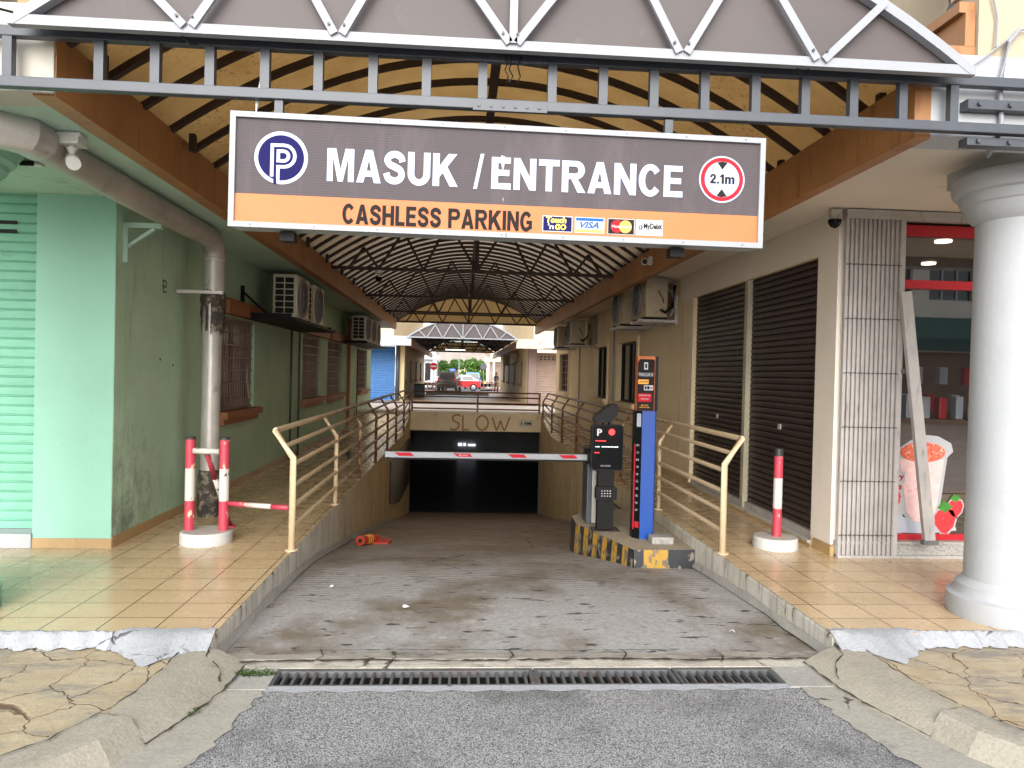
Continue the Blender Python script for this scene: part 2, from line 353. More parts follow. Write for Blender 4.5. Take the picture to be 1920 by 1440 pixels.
M['crackconc'] = m_concrete('cracked_cement_lip', (.33, .3, .25), (.44, .41, .35), (.1, .09, .08), .52, .68, True, (.5, 2, 1), 5)
M['gutter'] = m_concrete('pale_gutter_concrete', (.28, .265, .225), (.38, .36, .31), (.15, .14, .125), .56, .76, True)
def m_stamped():
    q = NM('stamped_concrete_paving'); v = q.coord(); n1 = q.noise(v, 3, 4)
    vm = q.n.new('ShaderNodeVectorMath'); vm.operation = 'ADD'; cx = q.n.new('ShaderNodeCombineXYZ')
    q.l(q.math('MULTIPLY', n1, .25), cx.inputs[0]); q.l(q.math('MULTIPLY', q.noise(q.coord(loc=(9, 4, 2)), 3, 4), .25), cx.inputs[1])
    q.l(v, vm.inputs[0]); q.l(cx.outputs[0], vm.inputs[1])
    d = q.voro(vm.outputs[0], 2.9, 'DISTANCE_TO_EDGE'); k = q.ramp(d, .002, .012, 1, 0)
    c = q.mix(q.ramp(q.noise(v, 5, 8, .7), .3, .7), (.33, .255, .155), (.43, .365, .25))
    c = q.mix(q.ramp(q.noise(q.coord((1, 3.2, 1), rot=(0, 0, .25)), 2.4, 10, .78), .49, .62, 0, .8), c, (.19, .175, .155))
    c = q.mix(q.ramp(q.noise(q.coord((1, 2.6, 1), rot=(0, 0, .3), loc=(5, 1, 0)), 3, 9, .75), .6, .72, 0, .8), c, (.46, .45, .42))
    c = q.mix(q.math('MULTIPLY', k, .9), c, (.1, .05, .025)); q.bump(q.math('SUBTRACT', q.noise(v, 30, 6, .7), q.math('MULTIPLY', k, 1.5)), .6, .012)
    return q.done(c, .8)
M['stamped'] = m_stamped()
def m_retain():
    q = NM('streaked_retaining_wall'); v = q.coord(); y = q.sep(v, 1)
    c = q.mix(q.ramp(q.noise(v, 2.5, 7), .3, .7), (.42, .39, .33), (.6, .57, .5))
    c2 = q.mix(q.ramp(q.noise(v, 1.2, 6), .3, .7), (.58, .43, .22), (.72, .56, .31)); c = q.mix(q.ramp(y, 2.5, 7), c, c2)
    c = q.mix(q.ramp(q.noise(q.coord((9, 9, .45)), 1.3, 9, .7), .5, .68, 0, .75), c, (.12, .09, .055))
    c = q.mix(q.ramp(q.noise(q.coord((2.5, 2.5, .8)), 3.5, 9, .78), .57, .63, 0, .9), c, (.055, .045, .035))
    q.bump(q.noise(v, 35, 7, .7), .4, .01); return q.done(c, .8)
M['retain'] = m_retain()
M['granite'] = paint('speckled_granite', (.38, .36, .33), .4, .3, 60, (.12, .11, .1), .55, .6, 90, bump=0)
M['greenshutter'] = paint('mint_shutter_paint', (.2, .45, .33), .7, .12, 3, (.13, .28, .22), .58, .76, 6, (1, 1, 6), bump=0, spec=.2)
M['brownshutter'] = paint('dark_brown_shutter_paint', (.03, .019, .018), .42, .25, 3, (.06, .045, .04), .66, .8, 9, (1, 1, 4), bump=0)
M['taupeshutter'] = paint('taupe_shutter_paint', (.27, .19, .14), .5, .12, 3, bump=0)
M['blueshutter'] = paint('blue_shutter_paint', (.03, .16, .42), .45, .2, 6, (.02, .07, .2), .58, .7, 12, bump=0)
M['silver'] = paint('dull_aluminium_duct', (.5, .47, .44), .42, .2, 4, (.2, .17, .14), .6, .75, 7, metal=.35, bump=.25, bscale=14, bdist=.006)
M['duct'] = paint('brown_grey_duct', (.4, .36, .32), .45, .2, 4, (.12, .1, .085), .62, .78, 6, metal=.2, bump=.2, bscale=12)
M['tape'] = paint('torn_black_wrap', (.05, .042, .034), .8, .5, 12, (.26, .21, .16), .5, .62, 14, bump=.8, bscale=30, bdist=.02)
M['charcoal'] = paint('charcoal_steel_paint', (.05, .056, .068), .42, .15, 6, (.1, .1, .11), .68, .78, 10, bump=.06)
M['rustbrown'] = paint('dark_brown_steel', (.035, .018, .012), .55, .3, 6, (.07, .03, .015), .58, .72, 12, bump=.1)
M['aluwhite'] = paint('white_aluminium', (.27, .278, .297), .55, .05, 5, (.45, .45, .46), .68, .8, 12, metal=.1, bump=0)
M['brownpanel'] = paint('dark_taupe_panel', (.075, .06, .058), .6, .1, 1.5, (.1, .085, .082), .62, .8, 5, bump=.05)
def m_poly():
    q = NM('amber_polycarbonate'); v = q.coord()
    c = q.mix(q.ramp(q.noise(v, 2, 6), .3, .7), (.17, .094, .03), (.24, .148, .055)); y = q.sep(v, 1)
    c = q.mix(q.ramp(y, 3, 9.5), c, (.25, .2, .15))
    sp = q.ramp(q.noise(q.coord((1, 1, 1)), 28, 6, .8), .55, .63, 0, .92); side = q.math('MULTIPLY', q.ramp(q.math('ABSOLUTE', q.math('SUBTRACT', q.sep(v, 0), .0)), .7, 1.9), q.ramp(q.noise(q.coord((.8, .5, .5)), 1.5, 3), .36, .55))
    c = q.mix(q.math('MULTIPLY', sp, side), c, (.05, .022, .008))
    tr = q.n.new('ShaderNodeBsdfTranslucent'); q.l(c, tr.inputs[0]); mx = q.n.new('ShaderNodeMixShader'); mx.inputs[0].default_value = .85
    q.done(c, .35); out = q.n['Material Output']; q.l(q.b.outputs[0], mx.inputs[1]); q.l(tr.outputs[0], mx.inputs[2]); q.l(mx.outputs[0], out.inputs[0]); return q.m
M['poly'] = m_poly()
def m_gable():
    q = NM('cream_gable_sheet'); tr = q.n.new('ShaderNodeBsdfTranslucent'); tr.inputs[0].default_value = (.6, .5, .33, 1); mx = q.n.new('ShaderNodeMixShader'); mx.inputs[0].default_value = .6
    c = q.mix(q.noise(q.coord(), 2, 4), (.62, .5, .3), (.75, .62, .4)); q.done(c, .5); q.l(q.b.outputs[0], mx.inputs[1]); q.l(tr.outputs[0], mx.inputs[2]); q.l(mx.outputs[0], q.n['Material Output'].inputs[0]); return q.m
M['gable'] = m_gable()
def m_rail():
    q = NM('cream_railing_paint_with_rust'); v = q.coord(); y = q.sep(v, 1)
    c = q.mix(q.noise(v, 6, 5), (.56, .41, .24), (.7, .56, .37))
    # rust has eaten more of the paint on the older posts deeper in the alley
    f = q.math('ADD', q.noise(v, 9, 7, .7), q.ramp(y, .3, 5.0, -.13, .27)); c = q.mix(q.ramp(f, .52, .74), c, (.16, .06, .025))
    q.bump(q.noise(v, 60, 4), .2, .003); return q.done(c, .45)
M['rail'] = m_rail()
M['rustrail'] = paint('rust_brown_railing_paint', (.2, .075, .035), .45, .25, 5, (.09, .035, .02), .58, .72, 10)
def m_worn(name, col, under, lo=.6):
    q = NM(name); v = q.coord(); c = q.mix(q.noise(v, 5, 4), tuple(x*.85 for x in col), col)
    c = q.mix(q.ramp(q.noise(q.coord((1, 1, .7), loc=(2, 1, 5)), 16, 5, .6), lo, lo+.02), c, under); q.bump(q.noise(v, 40, 4), .2, .004); return q.done(c, .4)
M['red'] = m_worn('chipped_red_paint', (.46, .045, .075), (.62, .45, .3), .6)
M['whitepost'] = m_worn('chipped_white_paint', (.56, .53, .48), (.06, .05, .045), .64)
M['blackcap'] = m_worn('black_post_top', (.025, .025, .025), (.5, .4, .3), .64)
M['discwhite'] = paint('whitewashed_disc', (.5, .495, .48), .6, .06, 4, (.42, .41, .39), .62, .8, 9, (3, 3, .4))
M['disctop'] = paint('bare_cement_disc_top', (.4, .37, .33), .8, .15, 9, (.25, .23, .2), .58, .75, 14)
M['black'] = paint('black_plastic', (.005, .005, .006), .4, .2, 6, bump=0, spec=.2)
M['blackmatte'] = paint('matt_black', (.007, .0065, .0065), .6, .2, 6, bump=0, spec=.2)
M['screen'] = NM('glossy_black_glass').done((.003, .003, .004), .12, 0, .25)
M['blue'] = paint('blue_powder_coat', (.007, .058, .29), .35, .06, 4, bump=0)
M['silverpanel'] = paint('satin_silver_panel', (.5, .48, .44), .35, .05, 3, metal=.4, bump=0)
M['acwhite'] = paint('yellowed_white_casing', (.62, .57, .47), .45, .08, 3, (.35, .29, .2), .62, .8, 8)
M['accream'] = paint('grimy_cream_casing', (.45, .37, .26), .5, .12, 3, (.22, .16, .09), .6, .8, 8)
M['dark'] = paint('dark_void', (.008, .008, .008), .8, .2, 5, bump=0)
M['glassdark'] = NM('dark_window_glass').done((.02, .018, .016), .12)
M['lettwhite'] = paint('white_vinyl', (.37, .41, .56), .4, .03, 5, bump=0)
def m_signface():
    q = NM('taupe_sign_vinyl'); v = q.coord(); wv = q.n.new('ShaderNodeTexWave'); wv.bands_direction = 'Z'; wv.inputs['Scale'].default_value = 26
    q.l(v, wv.inputs['Vector']); c = q.mix(wv.outputs['Fac'], (.065, .053, .056), (.08, .066, .069)); c = q.mix(q.ramp(q.noise(q.coord((1, 1, .25)), 6, 8, .7), .5, .72, 0, .6), c, (.12, .1, .104)); return q.done(c, .65, 0, .2)
M['signface'] = m_signface()
M['orange'] = paint('orange_vinyl', (.5, .14, .038), .6, .1, 2, (.42, .14, .05), .6, .8, 5, (1, 1, .3), bump=0)
M['letdark'] = paint('dark_vinyl', (.02, .017, .017), .75, .05, 5, bump=0, spec=.12)
M['navy'] = paint('navy_vinyl', (.012, .01, .075), .75, .05, 5, bump=0, spec=.12)
M['signred'] = paint('red_vinyl', (.42, .02, .03), .75, .05, 5, bump=0, spec=.12)
M['gold'] = paint('gold_vinyl', (.8, .36, .03), .4, .05, 5, bump=0)
M['yellow'] = paint('yellow_vinyl', (.8, .68, .04), .4, .05, 5, bump=0)
M['visablue'] = paint('mid_blue_vinyl', (.02, .1, .42), .75, .05, 5, bump=0, spec=.12)
M['kyellow'] = m_worn('worn_yellow_kerb_paint', (.4, .23, .03), (.14, .11, .07), .53)
M['kblack'] = m_worn('worn_black_kerb_paint', (.025, .027, .032), (.2, .17, .13), .57)
M['cement'] = m_concrete('island_cement', (.27, .22, .15), (.4, .34, .25))
M['slowpaint'] = paint('brush_painted_ochre', (.36, .16, .03), .6, .25, 12, (.5, .36, .16), .6, .8, 14)
M['steel'] = paint('worn_drain_steel', (.16, .165, .17), .5, .25, 6, (.14, .06, .03), .55, .7, 3, (1, 3, 1), metal=.5)
M['shopred'] = paint('red_shopfront_frame', (.45, .012, .02), .35, .06, 5, bump=0)
M['gatealu'] = paint('grubby_aluminium_gate', (.44, .41, .39), .45, .15, 5, (.2, .18, .17), .56, .74, 7, (3, 3, .5), metal=.15, bump=.1)
def m_glass():
    q = NM('shop_glass'); t = q.n.new('ShaderNodeBsdfTransparent'); g = q.n.new('ShaderNodeBsdfGlossy'); g.inputs['Roughness'].default_value = .0
    t.inputs[0].default_value = (.85, .87, .87, 1)
    f = q.n.new('ShaderNodeFresnel'); f.inputs[0].default_value = 1.6; mx = q.n.new('ShaderNodeMixShader'); q.l(q.math('ADD', f.outputs[0], .2), mx.inputs[0]); q.l(t.outputs[0], mx.inputs[1]); q.l(g.outputs[0], mx.inputs[2]); q.l(mx.outputs[0], q.n['Material Output'].inputs[0]); return q.m
M['glass'] = m_glass()
def emis(name, col, st):
    q = NM(name); q.done(col, .5); q.b.inputs['Emission Color'].default_value = (*col, 1); q.b.inputs['Emission Strength'].default_value = st; return q.m
M['lamp'] = emis('lit_downlight', (1, .82, .6), 1.2); M['led'] = emis('red_led_lamp', (1, .03, .03), .7); M['tubelight'] = emis('lit_tube', (.9, 1, 1), .8)
M['ledwhite'] = emis('white_led_text', (.8, .9, .85), .35); M['glowpanel'] = emis('pale_glow_panel', (.85, .9, 1), .4)
M['foliage'] = paint('bright_leaf_green', (.12, .26, .03), .6, .5, .9, bump=0); M['foliage2'] = paint('mid_leaf_green', (.05, .14, .025), .6, .5, .9, bump=0)
M['bark'] = paint('bark', (.1, .075, .05), .8, .3, 8)
M['hill'] = paint('distant_wooded_hill', (.09, .17, .12), .9, .4, .15, (.05, .1, .07), .5, .7, .6)
M['rooftile'] = paint('pale_brown_roof_tiles', (.34, .28, .24), .8, .2, .8, (.22, .18, .15), .55, .75, 2, (1, 6, 1))
M['person'] = paint('dark_clothing', (.018, .022, .028), .8, .3, 9, bump=0); M['skin'] = paint('brown_skin', (.16, .085, .05), .6, .1, 9, bump=0); M['hair'] = paint('black_hair', (.008, .007, .007), .6, .1, 20, bump=0)
M['tyre'] = paint('tyre_rubber', (.02, .02, .02), .8, .2, 8, bump=0); M['chrome'] = paint('alloy_rim', (.5, .5, .52), .3, .1, 8, metal=.8, bump=0)
M['carwhite'] = paint('white_car_paint', (.7, .71, .73), .25, .02, 3, bump=0); M['carblack'] = paint('black_car_paint', (.02, .018, .018), .2, .1, 3, bump=0)
M['carred'] = paint('red_car_paint', (.5, .03, .03), .3, .05, 3, bump=0); M['carblue'] = paint('blue_car_paint', (.12, .3, .6), .3, .05, 3, bump=0)
M['signblue'] = paint('street_sign_blue', (.02, .06, .4), .4, .05, 5, bump=0)
M['pinkwall'] = paint('pinkish_plaster', (.6, .45, .36), .7, .1, 1); M['greywall'] = paint('pale_grey_plaster', (.62, .62, .64), .7, .08, 1)
M['taupe'] = paint('taupe_wall_paint', (.22, .15, .13), .6, .08, 1.5)
M['oppwall'] = paint('opposite_facade_cream', (.5, .44, .38), .7, .1, .7)
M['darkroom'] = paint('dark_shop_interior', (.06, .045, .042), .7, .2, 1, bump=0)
M['wood'] = paint('brown_counter', (.14, .075, .04), .5, .2, 4, bump=0)
M['sgreen'] = paint('dark_green_board', (.015, .05, .045), .5, .1, 3, bump=0)
M['strawred'] = paint('strawberry_red_print', (.6, .03, .04), .4, .2, 30, (.75, .3, .2), .62, .7, 60, bump=0)
M['milk'] = paint('pink_milk_print', (.78, .52, .5), .4, .15, 14, (.6, .08, .1), .62, .75, 12, bump=0); M['ice'] = paint('red_ice_print', (.7, .13, .07), .4, .4, 30, (.85, .6, .5), .55, .65, 35, bump=0)
M['leafprint'] = paint('green_leaf_print', (.05, .22, .03), .4, .3, 20, bump=0); M['printwhite'] = paint('white_print', (.4, .4, .41), .4, .03, 5, bump=0); M['printgrey'] = paint('pale_grey_print', (.42, .45, .5), .4, .03, 5, bump=0)
M['cable'] = paint('grey_cable', (.25, .25, .27), .6, .1, 5, bump=0); M['conduit'] = paint('dark_green_conduit', (.05, .07, .05), .6, .1, 5, bump=0)
M['cctvwhite'] = paint('white_camera_shell', (.6, .6, .57), .4, .05, 5, bump=0)
M['conered'] = paint('red_rubber_marker', (.5, .05, .025), .5, .2, 8, bump=0); M['weed'] = paint('weed_green', (.05, .095, .02), .6, .4, 20, bump=0)
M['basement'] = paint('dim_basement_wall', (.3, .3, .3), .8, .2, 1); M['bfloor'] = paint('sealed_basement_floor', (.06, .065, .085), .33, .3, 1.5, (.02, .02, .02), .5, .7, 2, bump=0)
M['litter'] = paint('white_paper', (.5, .5, .5), .7, .05, 5, bump=0)

XL, XR, RL, RR = -2.737, 3.11, -1.31, 2.17       # building walls and ramp walls
PY = 20.0                                        # portal face
def zr(y):
    P = [(3.0, 0), (4.1, 0), (5.2, -.035), (6.6, -.12), (7.3, -.205), (9.85, -.565), (13.4, -1.12), (20, -2.16), (22, -2.3), (60, -2.3)]
    for (a, za), (b, zb) in zip(P, P[1:]):
        if a <= y <= b: return za+(zb-za)*(y-a)/(b-a)
    return P[-1][1]
# ================================================================== SETTING
def struct(o): o['kind'] = 'structure'; return o
EDGE = 4.16                                      # front edge of the tiled walkways
TZ = .15
g = MB(); 
xs = [-60, -.96, 1.75, 60]
g.quad((-60, -60, 0), (60, -60, 0), (60, 3.0, 0), (-60, 3.0, 0))
# asphalt apron with a slightly ragged border against the drain
g.quad((-1.6, 3.0, 0), (2.1, 3.0, 0), (2.1, 3.79, 0), (-1.6, 3.79, 0))
struct(g.build('road', M['asphalt']))
# ramp
g = MB(); ys = [4.05+i*.1 for i in range(20)]+[6.1+i*.35 for i in range(40)]+[20.2, 22, 30, 60]; ys = sorted(set(ys)); nx = 14
g.smooth = True
for y in ys:
    for i in range(nx+1):
        x0, x1 = (RL, RR) if y < 20.1 else (-9, 9)
        x = x0+(x1-x0)*i/nx
        g.add([(x, y, zr(y)+(.008*math.sin(x*3.1+y)*math.sin(y*1.7) if 4.2 < y < 20 else 0))])
for r_ in range(len(ys)-1):
    if ys[r_] < 20.1:
        for i in range(nx): a = r_*(nx+1)+i; g.face((a, a+1, a+nx+2, a+nx+1))
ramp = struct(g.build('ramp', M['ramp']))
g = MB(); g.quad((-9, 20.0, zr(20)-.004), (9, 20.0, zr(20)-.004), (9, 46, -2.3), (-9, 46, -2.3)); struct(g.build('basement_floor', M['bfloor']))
# basement shell
g = MB(); z1 = .05
g.quad((-9, 36, -2.5), (9, 36, -2.5), (9, 36, z1), (-9, 36, z1)); g.quad((-9, 20.3, -2.5), (-9, 46, -2.5), (-9, 46, z1), (-9, 20.3, z1)); g.quad((9, 20.3, -2.5), (9, 46, -2.5), (9, 46, z1), (9, 20.3, z1))
g.quad((-9, 20.3, z1), (9, 20.3, z1), (9, 46, z1), (-9, 46, z1)); g.box(-9, RL, 20.05, 20.3, -2.5, .05); g.box(RR, 9, 20.05, 20.3, -2.5, .05)
for x in (-3.2, 4.2):
    for y in (26, 31): g.box(x, x+.4, y, y+.4, -2.5, z1)
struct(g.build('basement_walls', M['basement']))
# cracked cement lip between drain and ramp
g = MB(); n = 60; random.seed(3)
front = [4.03]*(n+1); 
for i in range(n+1):
    x = -1.28+(RR+.1+1.28)*i/n; yb = 4.26+.035*math.sin(i*.9)+random.uniform(-.03, .03)
    g.add([(x, 4.02, -.02), (x, 4.024, .010), (x, 4.12, .018+random.uniform(0, .006)), (x, yb, zr(yb)+.004)])
for i in range(n):
    for k in range(3): a = i*4+k; g.face((a, a+4, a+5, a+1))
struct(g.build('ground_lip', M['crackconc']))
g = MB(); 
for i in range(n+1):
    x = -.93+(1.75+.93)*i/n; g.add([(x, 3.735+.012*math.sin(i*1.3), .004), (x, 3.8, .006), (x, 3.8, -.03)])
for i in range(n):
    for k in range(2): a = i*3+k; g.face((a, a+3, a+4, a+1))
struct(g.build('ground_strip', M['patch']))
# tiled walkways (solid slabs)
g = MB(); 
def ragged(x0, x1, step, amp, seed, y=EDGE):
    random.seed(seed); out = []; x = x0
    while x < x1: out.append((x, y+random.uniform(-amp, amp))); x += step
    return out+[(x1, y)]
fl = ragged(-14, RL+.0, .12, .012, 5)
n0 = len(fl); a = g.add([(x, y, TZ) for x, y in fl]); b = g.add([(x, y+.01, 0) for x, y in fl])
c = g.add([(-14, 6.3, TZ), (RL, 6.3, TZ)])
g.face(list(range(a, a+n0))+[c+1, c])
for i in range(n0-1): g.face((a+i, b+i, b+i+1, a+i+1))
g.quad((XL-.02, 6.3, TZ), (RL, 6.3, TZ), (RL, 17.2, TZ), (XL-.02, 17.2, TZ)); g.quad((XL-.02, 17.2, TZ), (RL, 17.2, TZ), (RL, 20, .5), (XL-.02, 20, .5))
struct(g.build('walkway', M['tile']))
g = MB(); fr = ragged(RR, 14, .12, .012, 6); n0 = len(fr)
a = g.add([(x, y, TZ) for x, y in fr]); b = g.add([(x, y+.01, 0) for x, y in fr]); c = g.add([(RR, 6.3, TZ), (14, 6.3, TZ)])
g.face(list(range(a, a+n0))+[c+1, c])
for i in range(n0-1): g.face((a+i, b+i, b+i+1, a+i+1))
g.quad((RR, 6.3, TZ), (XR+.02, 6.3, TZ), (XR+.02, 17.6, TZ), (RR, 17.6, TZ)); g.quad((RR, 17.6, TZ), (XR+.02, 17.6, TZ), (XR+.02, 20, .5), (RR, 20, .5))
struct(g.build('walkway', M['tile']))
# raised crossing behind the portal and the cross street
g = MB(); g.box(XL-.02, XR+.02, 20.0, 20.9, .35, .55); struct(g.build('walkway_crossing', paint('pale_screed', (.6, .53, .46), .6, .1, 3, (.3, .24, .18), .6, .8, 6)))
g = MB(); g.quad((-40, 20.9, .33), (40, 20.9, .33), (40, 24.6, .33), (-40, 24.6, .33)); struct(g.build('walkway_landing', M['tile']))
g = MB(); g.quad((-40, 24.6, .326), (40, 24.6, .326), (40, 31.0, .30), (-40, 31.0, .30)); struct(g.build('path', paint('pale_worn_paving', (.58, .5, .44), .6, .12, 2, (.3, .24, .19), .58, .8, 3)))
g = MB(); g.quad((-40, 31.0, .34), (40, 31.0, .34), (40, 44, .26), (-40, 44, .26)); g.quad((-40, 44, .26), (40, 44, .26), (40, 58, .06), (-40, 58, .06)); struct(g.build('walkway_beyond', paint('tan_arcade_floor', (.42, .3, .19), .4, .15, 2)))
g = MB(); g.quad((-120, 58, 0), (120, 58, 0), (120, 400, 0), (-120, 400, 0)); struct(g.build('far_road', M['asphalt']))
# forecourt paving, left and right, with flared concrete wings, kerb and gutter
def side(s, seed):
    mx = (lambda x: x) if s < 0 else (lambda x: .86-x)       # mirror about the driveway axis
    random.seed(seed)
    g = MB()
    P = [(-14, 4.155, .085), (-1.75, 4.155, .085), (-1.42, 4.13, .09), (-1.44, 3.6, .085), (-1.47, 3.22, .082), (-1.6, 2.95, .082), (-1.93, 2.68, .082), (-2.45, 2.39, .082), (-3.4, 2.22, .082), (-14, 2.1, .082)]
    g.face(range(g.add([(mx(x), y, z) for x, y, z in P]), len(P)))
    struct(g.build('pavement', M['stamped']))
    # flared wing: curved slab falling from paving to the drive
    g = MB(); g.smooth = True; I = [(-1.43, 4.13), (-1.44, 3.7), (-1.46, 3.5), (-1.49, 3.32)]; O = [(-1.1, 4.08), (-1.12, 3.72), (-1.17, 3.5), (-1.27, 3.2)]
    for (xi, yi), (xo, yo) in zip(I, O):
        for k in range(9):
            t = k/8; z = .094*(1-t**2.0)+.006; j = random.uniform(-.006, .006)
            g.add([(mx(xi+(xo-xi)*t), yi+(yo-yi)*t+j, z+random.uniform(-.003, .003))])
    for i in range(3):
        for k in range(8): a = i*9+k; g.face((a, a+1, a+10, a+9))
    g.smooth = False
    struct(g.build('pavement_wing', M['kerbconc']))
    # kerb: chamfered block following the return, then along the road
    g = MB(); path = [(-1.38, 3.26), (-1.43, 3.08), (-1.56, 2.88), (-1.85, 2.6), (-2.4, 2.3), (-3.4, 2.12), (-14, 2.0)]
    prof = [(-.17, -.02), (-.17, .10), (-.02, .105), (.015, .10), (.10, .0), (.10, -.02)]
    rings = []
    for i, p in enumerate(path):
        a = Vector(path[max(0, i-1)]); b = Vector(path[min(len(path)-1, i+1)]); t = (b-a).normalized(); nn = Vector((-t.y, t.x))*(1)
        if nn.x < 0: nn = -nn
        if i > 3: nn = Vector((-t.y, t.x)); nn = nn if nn.y < 0 else -nn
        rings.append(g.add([(mx(p[0]+nn.x*u), p[1]+nn.y*u, z) for u, z in prof]))
    for i in range(len(path)-1):
        for k in range(len(prof)-1): g.face((rings[i]+k, rings[i]+k+1, rings[i+1]+k+1, rings[i+1]+k))
    g.face([rings[0]+k for k in range(len(prof))])
    struct(g.build('kerb', M['kerbconc']))
    # gutter sheet between kerb and asphalt
    g = MB(); I = [(-1.3, 4.1), (-1.2, 3.6), (-1.3, 3.2), (-1.38, 3.0), (-1.6, 2.75), (-2.2, 2.35), (-3.2, 2.1), (-14, 1.95)]; O = [(-.98, 4.0), (-.93, 3.72), (-.97, 3.5), (-1.01, 3.2), (-1.12, 2.8), (-1.5, 2.3), (-2.4, 1.85), (-14, 1.6)]
    Q = []
    for i in range(len(I)-1):
        for k in range(6): t = k/6; Q.append(((I[i][0]*(1-t)+I[i+1][0]*t, I[i][1]*(1-t)+I[i+1][1]*t), (O[i][0]*(1-t)+O[i+1][0]*t+random.uniform(-.02, .02), O[i][1]*(1-t)+O[i+1][1]*t+random.uniform(-.015, .015))))
    for a_, b_ in Q: g.add([(mx(a_[0]), a_[1], .006), (mx(b_[0]), b_[1], .005)])
    for i in range(len(Q)-1): g.face((2*i, 2*i+1, 2*i+3, 2*i+2))
    struct(g.build('kerb_gutter', M['gutter']))
    # pale cement patch smeared over the broken tile edge
    g = MB(); g.smooth = True; n = 70; x0, x1 = -2.62, -1.31
    for i in range(n+1):
        t = i/n; x = x0+(x1-x0)*t; w_ = .075*(min(1, t*9))+ (.05 if t > .62 else 0)+.02*math.sin(i*.8)
        yt = EDGE+.012+(.05 if t > .6 else .01)*min(1, t*8)+random.uniform(-.008, .008); yf = EDGE-w_-random.uniform(0, .015)-(.17*math.exp(-((t-.8)/.09)**2))
        for k, (f, z) in enumerate(((0, .155), (.25, .158), (.45, .146), (.7, .118), (1, .092))): g.add([(mx(x), yt+(yf-yt)*f, z+random.uniform(-.004, .004))])
    for i in range(n):
        for k in range(4): a = i*5+k; g.face((a, a+1, a+6, a+5))
    struct(g.build('pavement_patch', M['patch']))
    # broken end of the ramp kerb under the tile corner
    g = MB(); g.smooth = False
    for i in range(40):
        r_ = random.uniform(.008, .026); cx = mx(random.uniform(-1.36, -1.16)); cy = random.uniform(3.75, 4.15); cz = .012+.07*max(0, (-1.2-cx if s < 0 else cx-2.06)/.16)*random.uniform(.6, 1)
        bm = bmesh.new(); bmesh.ops.create_icosphere(bm, subdivisions=1, radius=r_)
        n_ = g.add([(cx+v.co.x*random.uniform(.8, 1.3), cy+v.co.y*random.uniform(.8, 1.3), cz+v.co.z*.7) for v in bm.verts])
        for f in bm.faces: g.face([n_+v.index for v in f.verts])
        bm.free()
    struct(g.build('kerb_rubble', M['kerbconc']))
side(-1, 11); side(1, 12)
# retaining walls along the ramp
def retwall(s):
    x = RL if s < 0 else RR; lab = 'streaked left retaining wall of the ramp with a slatted vent' if s < 0 else 'streaked right retaining wall of the ramp behind the barrier'
    t = thing('retaining_wall', lab, 'retaining wall', (x, 4.1, 0))
    g = MB(); ys = [4.14+i*.3 for i in range(53)]+[20.0]
    th = .16*s
    top = lambda y: TZ-.004 if y < (17.2 if s < 0 else 17.6) else TZ-.004+(y-(17.2 if s < 0 else 17.6))/(20-(17.2 if s < 0 else 17.6))*.35
    random.seed(21)
    for y in ys:
        q = random.uniform(-.004, .004)
        g.add([(x+q, y, zr(y)-.05), (x+q, y, top(y)-.02), (x+.012*s, y, top(y)), (x+th, y, top(y)), (x+th, y, zr(y)-.3)])
    for i in range(len(ys)-1):
        for k in range(4): a = i*5+k; g.face((a, a+1, a+6, a+5))
    g.face(range(5))
    g.build('wall', M['retain'], t)
    # low skirt of rough cement where wall and ramp meet
    g = MB()
    for y in ys[:40]: g.add([(x-.035*s*random.uniform(.4, 1), y, zr(y)+.006), (x-.002*s, y, zr(y)+.045+random.uniform(0, .025))])
    for i in range(39): g.face((2*i, 2*i+1, 2*i+3, 2*i+2))
    g.build('skirt', M['concrete'], t)
    if s < 0:
        g = MB(); y0, y1 = 14.3, 19.6
        zt = -.12
        g.mi(0).quad((x+.004, y0, zt), (x+.004, y1, zt), (x+.004, y1, zr(y1)+.75), (x+.004, y0, zr(y0)+.35))
        k = 0; z = zt-.03
        while z > -1.25:
            ya = y0 if z > zr(y0)+.35 else y0+(zr(y0)+.35-z)/.75*5
            if ya < y1: g.mi(1).bar((x+.02, ya, z), (x+.02, y1, z), .012, .05, side=(.7, 0, .7))
            z -= .06
        g.build('vent', [M['dark'], M['rustbrown']], t)
    else:
        g = MB()
        for k in range(4): g.tube([(x-.05, 9.3, -.12-.06*k), (x-.05, 12.0, -.18-.07*k)], .012, 6)
        for k in range(5): g.tube([(x-.05, 11.7+.05*k, -.15), (x-.07, 11.9+.04*k, -.3), (x-.05, 12.1, -.42-.03*k)], .008, 6)
        g.bar((x-.02, 11.9, -.05), (x-.02, 11.9, -.4), .05, .04)
        g.build('cable_bundle', M['rustbrown'], t)
retwall(-1); retwall(1)
M['crack'] = paint('dark_crack_dirt', (.045, .038, .03), .9, .4, 20)
def crackline(pts, w_, seed):
    random.seed(seed); g = MB(); P = []
    for a, b in zip(pts, pts[1:]):
        n = max(2, int((Vector(b)-Vector(a)).length/.035))
        for i in range(n): P.append(Vector(a).lerp(Vector(b), i/n)+Vector((random.uniform(-.007, .007), random.uniform(-.007, .007), 0)))
    P.append(Vector(pts[-1])); L_ = []
    for i, p in enumerate(P):
        t_ = (P[min(i+1, len(P)-1)]-P[max(i-1, 0)]); nn = Vector((-t_.y, t_.x, 0)).normalized(); q = w_*random.uniform(.15, 1)
        g.add([p+nn*q, p-nn*q])
    for i in range(len(P)-1): g.face((2*i, 2*i+1, 2*i+3, 2*i+2))
    struct(g.build('ground_crack', M['crack']))
